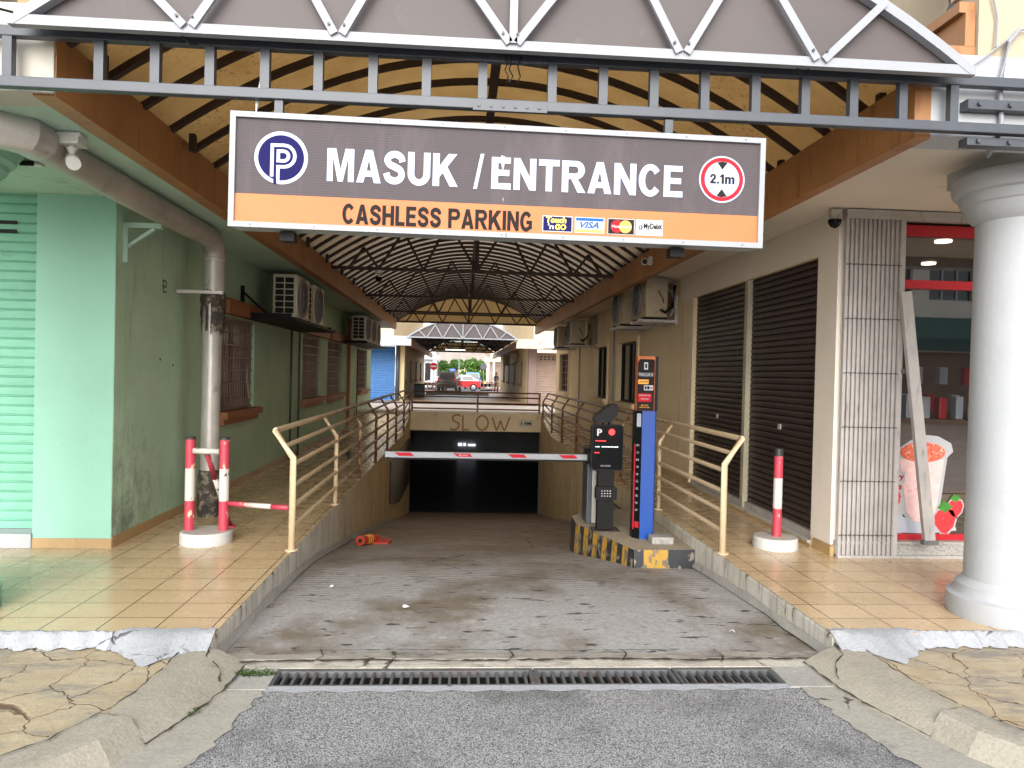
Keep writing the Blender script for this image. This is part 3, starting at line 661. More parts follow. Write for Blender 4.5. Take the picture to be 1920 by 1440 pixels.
for s in (-1, 1):
    m_ = (lambda p: p) if s < 0 else (lambda p: (.86-p[0], p[1], p[2]))
    crackline([m_(p) for p in ((-1.435, 4.12, .1045), (-1.445, 3.7, .1045), (-1.465, 3.5, .1045), (-1.5, 3.33, .1045))], .006, 40+s)
    crackline([m_(p) for p in ((-1.11, 4.06, .019), (-1.13, 3.72, .018), (-1.18, 3.5, .018), (-1.285, 3.2, .017))], .009, 42+s)
    crackline([m_(p) for p in ((-1.32, 4.135, .10), (-1.3, 4.0, .085), (-1.2, 3.9, .06), (-1.16, 3.78, .04))], .006, 44+s)
    crackline([m_(p) for p in ((-1.5, 3.3, .112), (-1.6, 3.06, .110), (-1.74, 2.9, .110), (-2.05, 2.64, .110))], .006, 46+s)
crackline([(-1.25, 4.06, .028), (-.6, 4.09, .028), (.1, 4.075, .028), (.8, 4.1, .028), (1.4, 4.08, .028), (2.1, 4.1, .028)], .016, 50)
crackline([(-.9, 4.245, .02), (-.2, 4.26, .02), (.6, 4.24, .02), (1.3, 4.255, .02)], .006, 51)
for i, (x, y) in enumerate(((-.75, 4.15), (-.35, 4.12), (.3, 4.14), (.95, 4.16), (1.5, 4.13))): crackline([(x, y+.1, .026), (x+.03, y, .028), (x-.02, y-.09, .028)], .007, 60+i)
g = MB(); g.box(1.75, 2.0, 3.76, 4.03, -.05, .009); g.box(-1.2, -.93, 3.76, 4.03, -.05, .0085); struct(g.build('ground_cap', M['concrete']))
# portal beam with hand-painted SLOW
t = thing('portal_beam', 'cream concrete beam over the basement mouth hand-painted SLOW in ochre', 'beam', (.43, PY, .05))
g = MB(); g.box(RL, RR, PY-.08, PY+.3, .055, .548, .008); g.build('beam', paint('yellowed_beam_paint', (.72, .58, .36), .7, .12, 1.5, (.26, .17, .08), .62, .76, 5, (1, 1, .5)), t)
fr = FZ(0, PY-.081, 0); g = MB()
def rb(p): g.ribbon(p, .045, fr, 0, .003)
S0 = -.245
def sm(pts, n=6):
    out = []
    for i in range(len(pts)-1):
        p0, p1, p2, p3 = [Vector(pts[max(0, min(len(pts)-1, i+k))]) for k in (-1, 0, 1, 2)]
        for j in range(n):
            t_ = j/n; out.append(tuple(.5*((2*p1)+(p2-p0)*t_+(2*p0-5*p1+4*p2-p3)*t_*t_+(3*p1-p0-3*p2+p3)*t_**3)))
    return out+[pts[-1]]
rb(sm([(.02, .46), (-.06, .485), (-.15, .47), (-.195, .40), (-.15, .32), (-.05, .275), (-.02, .2), (-.06, .125), (-.14, .09), (-.25, .115)]))
rb(sm([(.08, .48), (.085, .3), (.09, .09), (.16, .10), (.25, .085)]))
rb([(.6+.155*math.cos(a), .285+.19*math.sin(a)) for a in [2.0+i*2*math.pi/28 for i in range(29)]])
rb(sm([(.87, .43), (.93, .25), (.985, .10), (1.04, .22), (1.09, .34), (1.14, .2), (1.2, .10), (1.27, .27), (1.33, .45)]))
g.build('lettering', M['slowpaint'], t)
t = thing('height_sign', 'small pale plate reading 1.9M at the right of the SLOW beam', 'sign', (1.78, PY-.083, .29))
g = MB(); g.rect(1.58, 1.98, .19, .395, fr, .002, .006); g.build('plate', paint('pale_plate', (.58, .5, .38), .5, .04, 4, bump=0), t)
g = MB(); text_into(g, '1.9M', fr, 1.64, .24, .09, .27, .03, 0, .008); g.build('lettering', M['letdark'], t)
# floor drain
t = thing('drain_grate', 'long steel drain grate across the foot of the driveway', 'drain', (.4, 3.9, 0))
g = MB(); g.box(-.93, 1.75, 3.80, 3.99, -.2, -.19); g.quad((-.93, 4.0, -.2), (1.75, 4.0, -.2), (1.75, 4.0, 0), (-.93, 4.0, 0)); g.quad((-.93, 3.8, -.2), (1.75, 3.8, -.2), (1.75, 3.8, 0), (-.93, 3.8, 0)); g.build('channel', M['dark'], t)
g = MB()
for x0, x1 in ((-.93, .42), (.43, 1.18), (1.19, 1.75)): g.box(x0, x1, 3.985, 4.02, -.03, .006); g.box(x0, x1, 3.8, 3.815, -.03, .006); g.box(x0, x0+.02, 3.815, 3.985, -.03, .006); g.box(x1-.02, x1, 3.815, 3.985, -.03, .006)
g.build('frame', M['steel'], t)
g = MB(); x = -.88
while x < 1.74: g.box(x, x+.014, 3.8155, 3.9845, -.03, .003); x += .05
g.build('grating', M['steel'], t)
g = MB(); g.tube([(-.92, 3.9, -.05), (1.74, 3.9, -.05)], .012, 8); g.build('pipe', M['kerbconc'], t)
# weeds, litter
def weed(cx, cy, rx, ry, n, seed, lab):
    random.seed(seed); g = MB()
    for i in range(n):
        a = random.uniform(0, 6.28); rr = math.sqrt(random.random()); x, y = cx+rx*rr*math.cos(a), cy+ry*rr*math.sin(a); z = .008+random.uniform(0, .016)
        b = random.uniform(0, 6.28); L = random.uniform(.007, .018); d = Vector((math.cos(b), math.sin(b), random.uniform(.1, .7))).normalized()*L; sdv = Vector((-math.sin(b), math.cos(b), 0))*L*.4
        p = Vector((x, y, z)); g.quad(p, p+d*.5+sdv, p+d, p+d*.5-sdv)
    tag(g.build('weed_clump', M['weed']), lab, 'weed', 'weeds by the drain')
weed(-1.03, 3.94, .11, .035, 300, 1, 'flat green weed clump at the left end of the drain grate')
weed(-1.2, 3.52, .03, .07, 160, 2, 'small weed tuft growing in the crack beside the kerb wing')
random.seed(4)
for x, y, r_, lab in ((-.34, 5.15, .035, 'white paper scrap lying on the grey part of the ramp'), (1.75, 4.6, .02, 'tiny white scrap on the ramp near the right wall'), (-.95, 5.75, .018, 'small pale scrap by the left retaining wall')):
    g = MB(); z = zr(y)+.012; P = [(x+r_*random.uniform(.6, 1.2)*math.cos(a), y+r_*random.uniform(.5, 1)*math.sin(a), z+random.uniform(0, .02)) for a in (0, 1, 2.1, 3.2, 4.4, 5.4)]
    n = g.add(P+[(x, y, z+.02)]); [g.face((n+i, n+(i+1) % 6, n+6)) for i in range(6)]
    tag(g.build('paper_scrap', M['litter']), lab, 'litter')
# fallen red marker post on the ramp
t = thing('marker_post', 'fallen red rubber marker post lying by the left ramp wall', 'marker post', (-1.02, 8.7, zr(8.7)))
g = MB(); c0 = Vector((-1.09, 8.5, zr(8.5)+.055)); c1 = Vector((-.96, 8.95, zr(8.95)+.055))
g.tube([c0, c0.lerp(c1, .5), c1], .055, 14, rad=[.055, .05, .045]); g.build('tube', M['conered'], t)
g = MB(); 
for f in (.3, .42, .55): g.tube([c0.lerp(c1, f), c0.lerp(c1, f+.05)], .0535, 14)
g.build('reflective_bands', M['gold'], t)
g = MB(); g.plate([(-.98, 8.75), (-.8, 8.72), (-.78, 8.95), (-.95, 9.02)], FUP(0, 0, zr(8.8)-.01), 0, .035); g.build('foot', M['conered'], t)
g = MB(); g.tube([c0-(c1-c0).normalized()*.003, c0+(c1-c0)*.01], .025, 12); g.build('socket', M['dark'], t)
# ================================================================== BUILDINGS
def holed(mb, fr, u0, u1, v0, v1, holes, depth):
    """wall face in frame fr with rectangular openings and reveals going in by depth"""
    O, U, V, N = [Vector(q) for q in fr]
    us = sorted({u0, u1, *[h[0] for h in holes], *[h[1] for h in holes]}); vs = sorted({v0, v1, *[h[2] for h in holes], *[h[3] for h in holes]})
    P = lambda u, v, d=0: O+U*u+V*v-N*d
    for a, b in zip(us, us[1:]):
        for c, d in zip(vs, vs[1:]):
            m = ((a+b)/2, (c+d)/2)
            if any(h[0] < m[0] < h[1] and h[2] < m[1] < h[3] for h in holes): continue
            mb.quad(P(a, c), P(b, c), P(b, d), P(a, d))
    for h in holes:
        a, b, c, d = h[:4]
        mb.quad(P(a, c), P(b, c), P(b, c, depth), P(a, c, depth)); mb.quad(P(a, d), P(b, d), P(b, d, depth), P(a, d, depth))
        mb.quad(P(a, c), P(a, d), P(a, d, depth), P(a, c, depth)); mb.quad(P(b, c), P(b, d), P(b, d, depth), P(b, c, depth))
def slats(mb, fr, u0, u1, v0, v1, pitch, kind=0):
    """roller shutter curtain: curved slats with a groove between them"""
    O, U, V, N = [Vector(q) for q in fr]; v = v0; prof = []
    while v < v1-.001:
        p = min(pitch, v1-v)
        if kind == 0: prof += [(v, -.004), (v+p*.06, .006), (v+p*.5, .010), (v+p*.8, .008), (v+p*.84, -.002), (v+p*.9, .004), (v+p*.96, -.002)]
        else: prof += [(v, -.006), (v+p*.12, .006), (v+p*.45, .014), (v+p*.8, .008), (v+p*.92, -.004)]
        v += pitch
    n = mb.add([O+U*u0+V*a+N*d for a, d in prof]+[O+U*u1+V*a+N*d for a, d in prof]); k = len(prof)
    for i in range(k-1): mb.face((n+i, n+i+1, n+k+i+1, n+k+i))
def grilled_window(parent, fr, u0, u1, v0, v1, nv, nh, barm, frame_m, sill_m=None, hood_m=None, depth=.1, glass=True):
    O, U, V, N = [Vector(q) for q in fr]
    g = MB(); g.rect(u0, u1, v0, v1, fr, -depth-.01, -depth+.0)
    wdw = g.build('window', M['glassdark'], parent)
    g = MB(); w_ = .035
    for a, b, c, d in ((u0, u1, v0, v0+w_), (u0, u1, v1-w_, v1), (u0, u0+w_, v0+w_, v1-w_), (u1-w_, u1, v0+w_, v1-w_)): g.rect(a, b, c, d, fr, -depth, -depth+.035)
    g.rect((u0+u1)/2-.02, (u0+u1)/2+.02, v0+w_, v1-w_, fr, -depth, -depth+.033)
    g.build('frame', frame_m, wdw)
    if nv:
        g = MB()
        for i in range(nv): u = u0+.04+(u1-u0-.08)*i/(nv-1); g.rect(u-.008, u+.008, v0+.006, v1-.006, fr, -.05, -.035)
        for i in range(nh): v = v0+.02+(v1-v0-.04)*i/(nh-1); g.rect(u0+.005, u1-.005, v-.007, v+.007, fr, -.0345, -.022)
        g.build('grille', barm, wdw)
    if sill_m:
        g = MB(); g.rect(u0-.06, u1+.06, v0-.08, v0+.0, fr, -.02, .11); g.rect(u0-.02, u1+.02, v0-.15, v0-.082, fr, -.01, .06); g.build('sill', sill_m, wdw)
    if hood_m:
        g = MB(); g.rect(u0-.08, u1+.35, v1+.02, v1+.17, fr, -.01, .12); g.rect(u0-.02, u1+.3, v1+.172, v1+.21, fr, -.01, .05); g.build('hood', hood_m, wdw)
    return wdw
grillm = paint('dusty_pink_grille_paint', (.3, .2, .18), .5, .15, 8, bump=0)
# ---------------------------------------------------------------- green building (left)
GB = thing('green_building', 'mint green shophouse with grimy side wall and barred windows on the left', 'building', (XL-2, 6.1, 0))
GY = 6.1
g = MB(); g.box(-3.335, XL, GY, GY+.2, TZ+.075, 2.93); g.box(-14, -3.335, GY+.12, GY+.3, 3.02, 3.3); g.box(-14, -5.6, GY, GY+.2, TZ+.075, 3.02)
g.box(-5.6, -3.335, GY-.0, GY+.2, 2.935, 3.35)
g.build('front_wall', M['green'], GB)
g = MB(); W = [(8.72, 10.12, 1.09, 2.2), (13.15, 14.8, 1.09, 2.2), (15.58, 17.4, 1.09, 2.2), (20.15, 22.0, 1.09, 2.2)]
holed(g, FXP(XL-.001, 0, 0), GY+.2, 23.0, TZ, 3.02, W, .12); g.quad((XL-.001, GY+.003, TZ+.07), (XL-.001, GY+.2, TZ+.07), (XL-.001, GY+.2, 3.02), (XL-.001, GY+.003, 3.02))
g.quad((XL-.001, 23, 0), (XL-6, 23, 0), (XL-6, 23, 3.1), (XL-.001, 23, 3.1))
# the front pier's side face belongs to the grimy wall: 3 mm proud of the pier
g.box(XL-.001, XL+.004, GY+.004, GY+.2, TZ+.075, 2.928)
g.build('side_wall', M['greenside'], GB)
for i, h in enumerate(W): grilled_window(GB, FXP(XL, 0, 0), *h, [15, 13, 13, 11][i], 8, grillm, M['brown'], M['brown'], M['brown'])
g = MB(); slats(g, FZ(0, GY+.13, 0), -5.58, -3.345, .27, 3.02, .0765); sh = g.build('roller_shutter', M['greenshutter'], GB)
g = MB(); g.box(-3.36, -3.34, GY+.06, GY+.2, .26, 3.02); g.build('guide_rail', M['greenshutter'], sh)
g = MB(); g.rect(-3.75, -3.55, 2.63, 2.66, FZ(0, GY+.12, 0), 0, .002); g.rect(-3.75, -3.55, 2.70, 2.73, FZ(0, GY+.12, 0), 0, .002); g.build('slot', M['dark'], sh)
g = MB(); g.box(-5.6, -3.335, GY-.02, GY+.2, TZ, .26); g.build('threshold', M['white'], GB)
g = MB(); x = -3.335
while x < XL-.01: x2 = min(x+.34, XL+.012); g.box(x+.001, x2-.001, GY-.012, GY+.05, TZ, TZ+.075); x = x2
y = GY
while y < 17: y2 = y+.3; g.box(XL-.02, XL+.013, y+.001, y2-.001, TZ, TZ+.085); y = y2
g.build('skirting', M['skirting'], GB)
g = MB(); g.quad((-14, 3.85, 2.93), (-2.02, 3.85, 2.93), (-2.02, GY, 2.93), (-14, GY, 2.93)); g.quad((XL-.05, GY, 2.93), (-2.02, GY, 2.93), (-2.02, 23.4, 2.93), (XL-.05, 23.4, 2.93)); g.quad((XL-.05, GY, 3.4), (-2.02, GY, 3.4), (-2.02, 23.4, 3.4), (XL-.05, 23.4, 3.4)); g.build('soffit', M['greensoffit'], GB)
g = MB(); g.box(-2.13, -2.02, 3.845, 23.4, 2.915, 3.23); g.build('fascia_beam', M['fascia'], GB)
g = MB(); g.box(-14, -2.025, 3.83, 4.05, 2.926, 3.36, .006); g.box(-14, -2.5, 3.832, 4.05, 3.362, 3.9); g.build('front_beam', M['oldwhite'], GB)
g = MB(); g.box(-2.24, -2.14, 3.9, 23.3, 3.38, 3.66); g.box(-2.26, -2.12, 3.9, 23.3, 3.662, 3.72); g.build('gutter_upstand', M['fascia'], GB)
g = MB(); g.box(-14, -2.62, 4.3, 4.6, 3.9, 6.5); g.box(-3.0, -2.62, 4.6, 23.4, 3.41, 6.5); g.box(-14, -2.62, 4.05, 4.3, 3.9, 4.1); g.build('upper_wall', M['creamupper'], GB)
g = MB(); prof = [(.44, 2.925), (.44, 2.84), (.41, 2.80), (.40, 2.77), (.37, 2.75), (.36, 2.72), (.33, 2.69), (.31, 2.66), (.27, 2.62), (.27, .35), (.30, .33), (.31, .29), (.36, .27), (.36, TZ)]
cl = g.lathe(prof[::-1], (-3.04, 4.5, 0), 48) and g.build('column', M['green'], GB, 'mint green round column, only its capital edge in view')
g = MB(); g.box(-2.02-.18, -2.02-.04, 3.95, 4.1, 3.38, 3.76); g.build('gutter_end', M['brown'], GB)
# wall marks, brackets, conduits
g = MB(); fr = FXP(XL+.001, 0, 0); g.ribbon([(7.02, 2.33), (7.12, 2.33), (7.12, 2.38), (7.05, 2.385), (7.06, 2.28), (7.13, 2.285)], .014, fr, 0, .002); g.ribbon([(10.55, 2.42), (10.47, 2.42), (10.47, 2.36), (10.56, 2.36)], .012, fr, 0, .002)
for y, z in ((9.9, 1.9), (12.1, 1.8), (7.0, 1.65), (11.1, 1.55), (7.3, 1.6)): g.rect(y, y+.02, z, z+.02, fr, 0, .004)
g.build('wall_marks', M['conduit'], GB)
g = MB()
for y, z0, z1 in ((12.15, TZ, 2.28), (12.75, TZ, 2.3), (19.8, TZ, 2.2)): g.tube([(XL+.03, y, z0), (XL+.03, y, z1)], .016, 8)
g.tube([(XL+.03, 12.75, 2.3), (XL+.03, 13.0, 2.3)], .016, 8)
g.build('conduit', M['conduit'], GB)
g = MB(); g.box(XL, XL+.07, 18.2, 18.34, .2, 2.75); g.box(XL, XL+.09, 18.0, 18.36, 2.75, 2.85); g.build('conduit', M['brown'], GB, 'terracotta boxed trunking down the wall')
g = MB()
for y in (9.45, 12.3):
    g.box(XL, XL+.04, y, y+.04, 2.25, 2.62); g.box(XL+.04, XL+.62, y, y+.04, 2.25, 2.29); g.bar((XL+.02, y+.02, 2.55), (XL+.3, y+.02, 2.29), .025)
g.box(XL+.05, XL+.66, 9.5, 12.6, 2.215, 2.25)
g.build('bracket', M['blackmatte'], GB)
g = MB(); g.box(XL+.05, XL+.66, 16.7, 21.0, 2.215, 2.25); g.build('bracket', M['blackmatte'], GB)
g = MB(); g.box(XL+.0, XL+.04, 6.22, 6.27, 2.43, 2.75); g.box(XL+.04, XL+.3, 6.22, 6.27, 2.71, 2.75); g.bar((XL+.02, 6.245, 2.55), (XL+.24, 6.245, 2.71), .025); g.build('bracket', M['greensoffit'], GB)
g = MB(); g.tube([(-2.2, 4.45, 2.915), (-2.35, 4.45, 2.915), (-2.4, 4.6, 2.915), (-2.4, 6.6, 2.915)], .014, 8); g.build('conduit', M['cctvwhite'], GB, 'white conduit running under the soffit')
g = MB(); fr = FXP(XL+.09, 0, 0); g.plate([(9.75, 1.5), (9.8, 1.66), (9.86, 1.4), (9.95, 1.28), (9.98, 1.18), (9.85, 1.22)], FXP(XL+.0, 0, 0), .0, .006); g.build('torn_paper', M['oldwhite'], GB)
# ---------------------------------------------------------------- drainpipe
t = thing('drainpipe', 'fat grey drainpipe bending down the green wall with torn black wrapping', 'drainpipe', (-2.42, 7.4, TZ))
px, pr = -2.41, .098
g = MB(); g.smooth = True
g.tube([(px-.02, 7.47, .2), (px-.01, 7.45, 2.3)], .088, 20); g.build('lower_pipe', M['silver'], t)
g = MB(); g.lathe([(pr, 2.3), (pr+.004, 2.32), (pr, 2.34), (pr, 2.62), (pr+.006, 2.63), (pr+.006, 2.65), (pr, 2.66), (pr, 2.70)], (px, 7.44, 0), 24); g.build('sleeve', M['silver'], t)
g = MB(); bend = [(px, 7.44, 2.69)]+[(px, 7.44-.2*(1-math.cos(a)), 2.69+.145*math.sin(a)) for a in [math.pi/2*i/7 for i in range(1, 8)]]
g.tube(bend+[(px, 7.1, 2.835), (px-.005, 5.7, 2.84), (px-.01, 4.35, 2.86)], .1, 22); g.build('horizontal_duct', M['duct'], t)
g = MB(); g.tube([(px-.01, 4.42, 2.858), (px-.01, 4.3, 2.86), (px-.12, 4.2, 2.87), (px-.6, 4.18, 2.88)], .115, 22); g.build('elbow', M['silver'], t)
g = MB(); g.box(px-.3, px+.13, 7.30, 7.335, 2.3, 2.33); g.build('clamp', M['silver'], t)
random.seed(8); g = MB(); g.smooth = True; n = 26; rows = [2.33, 2.27, 2.2, 2.1, 2.0, 1.9]
for i, z in enumerate(rows):
    for j in range(n): a = 2*math.pi*j/n; r_ = .1+random.uniform(0, .03)*(1-i*.12); zz = z+(random.uniform(-.12, .1) if i >= 3 else random.uniform(-.02, .02)); g.add([(px-.008+r_*math.cos(a), 7.45+r_*math.sin(a), zz)])
for i in range(len(rows)-1):
    for j in range(n):
        if i >= 2 and random.random() < .28*(i-1): continue
        g.face((i*n+j, i*n+(j+1) % n, (i+1)*n+(j+1) % n, (i+1)*n+j))
g.build('torn_wrap', M['tape'], t); g = MB(); g.smooth = True
g.lathe([(.1, .15), (.108, .2), (.105, .5), (.1, .56), (.092, .6)], (px-.02, 7.47, 0), 20)
g.build('torn_wrap', M['tape'], t)
# ---------------------------------------------------------------- cream building (right)
CB = thing('cream_building', 'cream shophouse on the right with dark brown roller shutters and a red framed shopfront', 'building', (XR+2, 6.1, 0))
CY = 6.0
g = MB(); frn = FXN(XR, 0, 0)
W = [(-9.9, -6.37, TZ, 2.69)]+[(-b, -a, 1.12, 2.25) for a, b in ((13.0, 14.63), (15.65, 17.1), (21.4, 23.2))]
holed(g, frn, -24.3, -CY-.1, TZ-.0, 3.2, [(-9.9, -6.37, TZ-.0, 2.69)]+W[1:], .12)
g.build('side_wall', M['cream'], CB)
g = MB(); g.box(XR-.003, XR+.12, CY+.02, 6.37, TZ+.09, 3.03); g.build('corner_pier', M['beige'], CB)
g = MB(); holed(g, FXN(XR-.004, 0, 0), -10.5, -6.375, 2.692, 3.03, [], 0); g.quad((XR-.004, 9.905, .2), (XR-.004, 10.0, .2), (XR-.004, 10.0, 2.692), (XR-.004, 9.905, 2.692)); g.build('header', M['beige'], CB)
# brown shutters
for a, b in ((6.38, 7.97), (8.06, 9.89)):
    g = MB(); slats(g, FXN(XR+.06, 0, 0), -b, -a, .27, 2.69, .062); s_ = g.build('roller_shutter', M['brownshutter'], CB)
    g = MB(); g.box(XR+.02, XR+.07, a, b, .2, .268); g.build('bottom_bar', M['gatealu'], s_)
    g = MB(); g.rect(-(a+b)/2-.03, -(a+b)/2+.03, 1.12, 1.17, FXN(XR+.048, 0, 0), 0, .01); g.build('lock', M['gatealu'], s_)
g = MB(); g.box(XR-.002, XR+.08, 7.975, 8.055, .2, 2.69); g.build('shutter_post', paint('tan_metal_post', (.36, .33, .24), .5, .15, 4, bump=0), CB)
g = MB(); g.box(XR-.03, XR+.11, 6.37, 9.9, TZ, .198); g.build('threshold', M['oldwhite'], CB)
g = MB(); y = 6.0
while y < 17: y2 = y+.3; (g.box(XR-.014, XR+.02, y+.001, y2-.001, TZ, TZ+.088) if (y2 < 6.4 or y > 9.8) else g.box(XR-.04, XR-.031, y, y2, TZ, TZ+.03)); y = y2
g.box(XR-.013, XR+.05, CY-.002, CY+.02, TZ, TZ+.088); g.build('skirting', M['skirting'], CB)
# windows
creamtrim = M['cream']
for i, h in enumerate(W[1:]):
    wd = grilled_window(CB, frn, *h, 0 if i < 2 else 5, 7, grillm, M['blackmatte'], creamtrim, None)
    g = MB(); a, b, c, d = h
    for r4 in ((a-.1, b+.1, d, d+.09), (a-.1, a, c, d), (b, b+.1, c, d)): g.rect(*r4, frn, -.01, .035)
    g.build('surround', creamtrim, wd)
    if i < 2:
        g = MB(); g.rect((a+b)/2+.05, b-.06, c+.05, d-.05, frn, -.085, -.08); g.build('pane', M['glassdark'], wd)
        g = MB(); g.bar((XR+.03, -(a+b)/2-.1, c+.04), (XR+.03, -(a+b)/2-.1, d-.04), .05, .03); g.build('mullion', M['blackmatte'], wd)
g = MB(); g.quad((2.37, 3.85, 3.03), (14, 3.85, 3.03), (14, CY+.1, 3.03), (2.37, CY+.1, 3.03)); g.quad((2.37, CY, 3.032), (XR+.05, CY, 3.032), (XR+.05, 24.3, 3.032), (2.37, 24.3, 3.032)); g.quad((2.37, CY, 3.4), (XR+.05, CY, 3.4), (XR+.05, 24.3, 3.4), (2.37, 24.3, 3.4)); g.build('soffit', M['beige'], CB)
g = MB(); g.box(2.37, 2.46, 3.826, 24.2, 2.905, 3.23); g.build('fascia_beam', M['fascia'], CB)
g = MB(); g.box(2.462, 14, 3.83, 4.05, 2.92, 3.36, .006); g.build('front_beam', M['white'], CB)
g = MB(); g.box(2.72, 14, 3.84, 4.05, 3.362, 3.74); g.box(2.70, 3.2, 3.82, 4.05, 3.742, 3.8); g.build('parapet', M['creamupper'], CB)
g = MB(); g.box(2.5, 2.72, 3.862, 3.9, 3.362, 3.42); g.box(2.66, 2.76, 3.9, 24, 3.3, 3.60); g.box(2.63, 2.79, 3.87, 24, 3.602, 3.66); g.box(2.66, 2.715, 3.86, 3.9, 3.42, 3.6); g.build('gutter_upstand', M['fascia'], CB)
g = MB(); g.box(3.05, 3.4, 4.1, 24.2, 3.41, 6.5); g.box(3.02, 14, 4.3, 4.6, 3.9, 6.5); g.build('upper_wall', M['creamupper'], CB)
g = MB(); g.box(3.1, 3.5, 3.75, 3.83, 3.14, 3.4); g.build('bracket_block', M['fascia'], CB)
# shopfront
g = MB(); g.box(3.12, 14, CY+.05, CY+.2, 3.0, 3.2); g.box(7.5, 14, CY, CY+.2, TZ, 3.0); g.build('front_wall', M['beige'], CB)
SX0, SX1 = 3.2, 7.5
sf = g = MB(); g.box(SX0, SX1, CY+.03, CY+.1, 2.84, 2.93); g.box(SX0, SX1, CY+.03, CY+.1, 2.40, 2.47); g.box(SX0, SX1, CY+.03, CY+.1, .285, .33); g.box(SX0, SX0+.06, CY+.03, CY+.1, .33, 2.84); g.box(5.5, 5.56, CY+.03, CY+.1, .33, 2.40)
sf = g.build('shop_window', M['shopred'], CB)
g = MB(); g.quad((SX0, CY+.075, .33), (SX1, CY+.075, .33), (SX1, CY+.075, 2.84), (SX0, CY+.075, 2.84)); g.build('pane', M['glass'], sf)
g = MB(); g.box(3.13, SX1, CY-.03, CY+.12, TZ, .26); g.box(3.13, SX1, CY-.045, CY+.12, .262, .283); g.build('sill', M['granite'], CB)
g = MB(); g.box(3.13, SX1, CY-.07, CY+.0, 2.945, 3.02); g.build('gate_track', M['gatealu'], CB); g = MB(); g.box(3.13, SX1, CY-.07, CY+.0, TZ, TZ+.02); g.build('gate_track', M['gatealu'], CB)
# room behind the glass
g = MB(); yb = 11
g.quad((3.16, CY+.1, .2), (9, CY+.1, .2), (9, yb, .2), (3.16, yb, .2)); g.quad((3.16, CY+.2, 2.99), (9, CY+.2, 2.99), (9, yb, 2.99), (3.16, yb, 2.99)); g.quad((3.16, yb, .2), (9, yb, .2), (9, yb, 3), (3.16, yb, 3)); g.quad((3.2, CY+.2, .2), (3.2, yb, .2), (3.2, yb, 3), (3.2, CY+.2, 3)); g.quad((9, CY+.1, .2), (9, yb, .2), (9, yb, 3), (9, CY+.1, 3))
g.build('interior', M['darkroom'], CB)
g = MB(); g.box(3.6, 8.5, 9.3, 9.5, 2.2, 2.75); g.build('menu_board', M['sgreen'], CB)
g = MB(); g.box(3.5, 8.0, 8.2, 8.8, .2, 1.15); g.box(3.45, 8.05, 8.15, 8.85, 1.15, 1.2); g.build('counter', M['wood'], CB)
g = MB(); g.box(3.3, 8.4, 10.6, 10.9, .2, 2.1); g.build('back_shelf', M['wood'], CB)
g = MB(); random.seed(12)
for i in range(22): x = 3.55+i*.2; g.mi(i % 3).box(x, x+.09, 8.3, 8.4, 1.201, 1.201+random.uniform(.15, .32), .01)
for i in range(26): x = 3.4+i*.19; g.mi((i+1) % 3).box(x, x+.12, 10.5, 10.6, 1.2+.4*(i % 2), 1.45+.4*(i % 2))
g.build('counter_goods', [M['printwhite'], M['shopred'], M['printgrey']], CB)
g = MB(); g.box(4.15, 4.65, 8.1, 8.15, 1.55, 1.75); g.build('hanging_sign', M['signred'], CB)
g = MB(); g.box(4.2, 4.6, 8.12, 8.16, .6, 1.5); g.build('drinks_fridge', M['printgrey'], CB)
for i, (x, y) in enumerate(((4.3, 7.2), (5.3, 8.2), (4.9, 9.0), (6.0, 7.4), (4.6, 6.9))):
    g = MB(); g.lathe([(.075, 2.965), (.075, 2.985)], (x, y, 0), 20); g.build('downlight', M['lamp'], CB)
# collapsible gate folded at the left of the shopfront
g = MB(); n = 25
for i in range(n):
    x = 3.135+i*(.46/(n-1)); g.box(x, x+.0135, CY-.055+(.012 if i % 2 else 0), CY-.02, .165, 2.945)
g.box(3.6, 3.64, CY-.06, CY-.018, .165, 2.945)
gate = g.build('collapsible_gate', M['gatealu'], CB)
g = MB()
for k in range(6):
    z = .33+k*.447
    for i in range(n): x = 3.138+i*(.46/(n-1)); g.box(x+.001, x+.009, CY-.062, CY-.05, z+.002*(i % 3), z+.008+.002*(i % 3))
g.build('rivets', M['blackmatte'], gate)
g = MB(); g.bar((3.615, CY-.11, 2.35), (3.865, CY-.14, .30), .09, .04, side=(1, 0, 0)); g.build('lock_post', M['gatealu'], gate)
g = MB(); g.box(3.63, 3.68, CY-.09, CY-.06, 1.68, 1.72); g.box(3.8, 3.93, CY-.17, CY-.12, .285, .32); g.build('latch', M['steel'], gate)
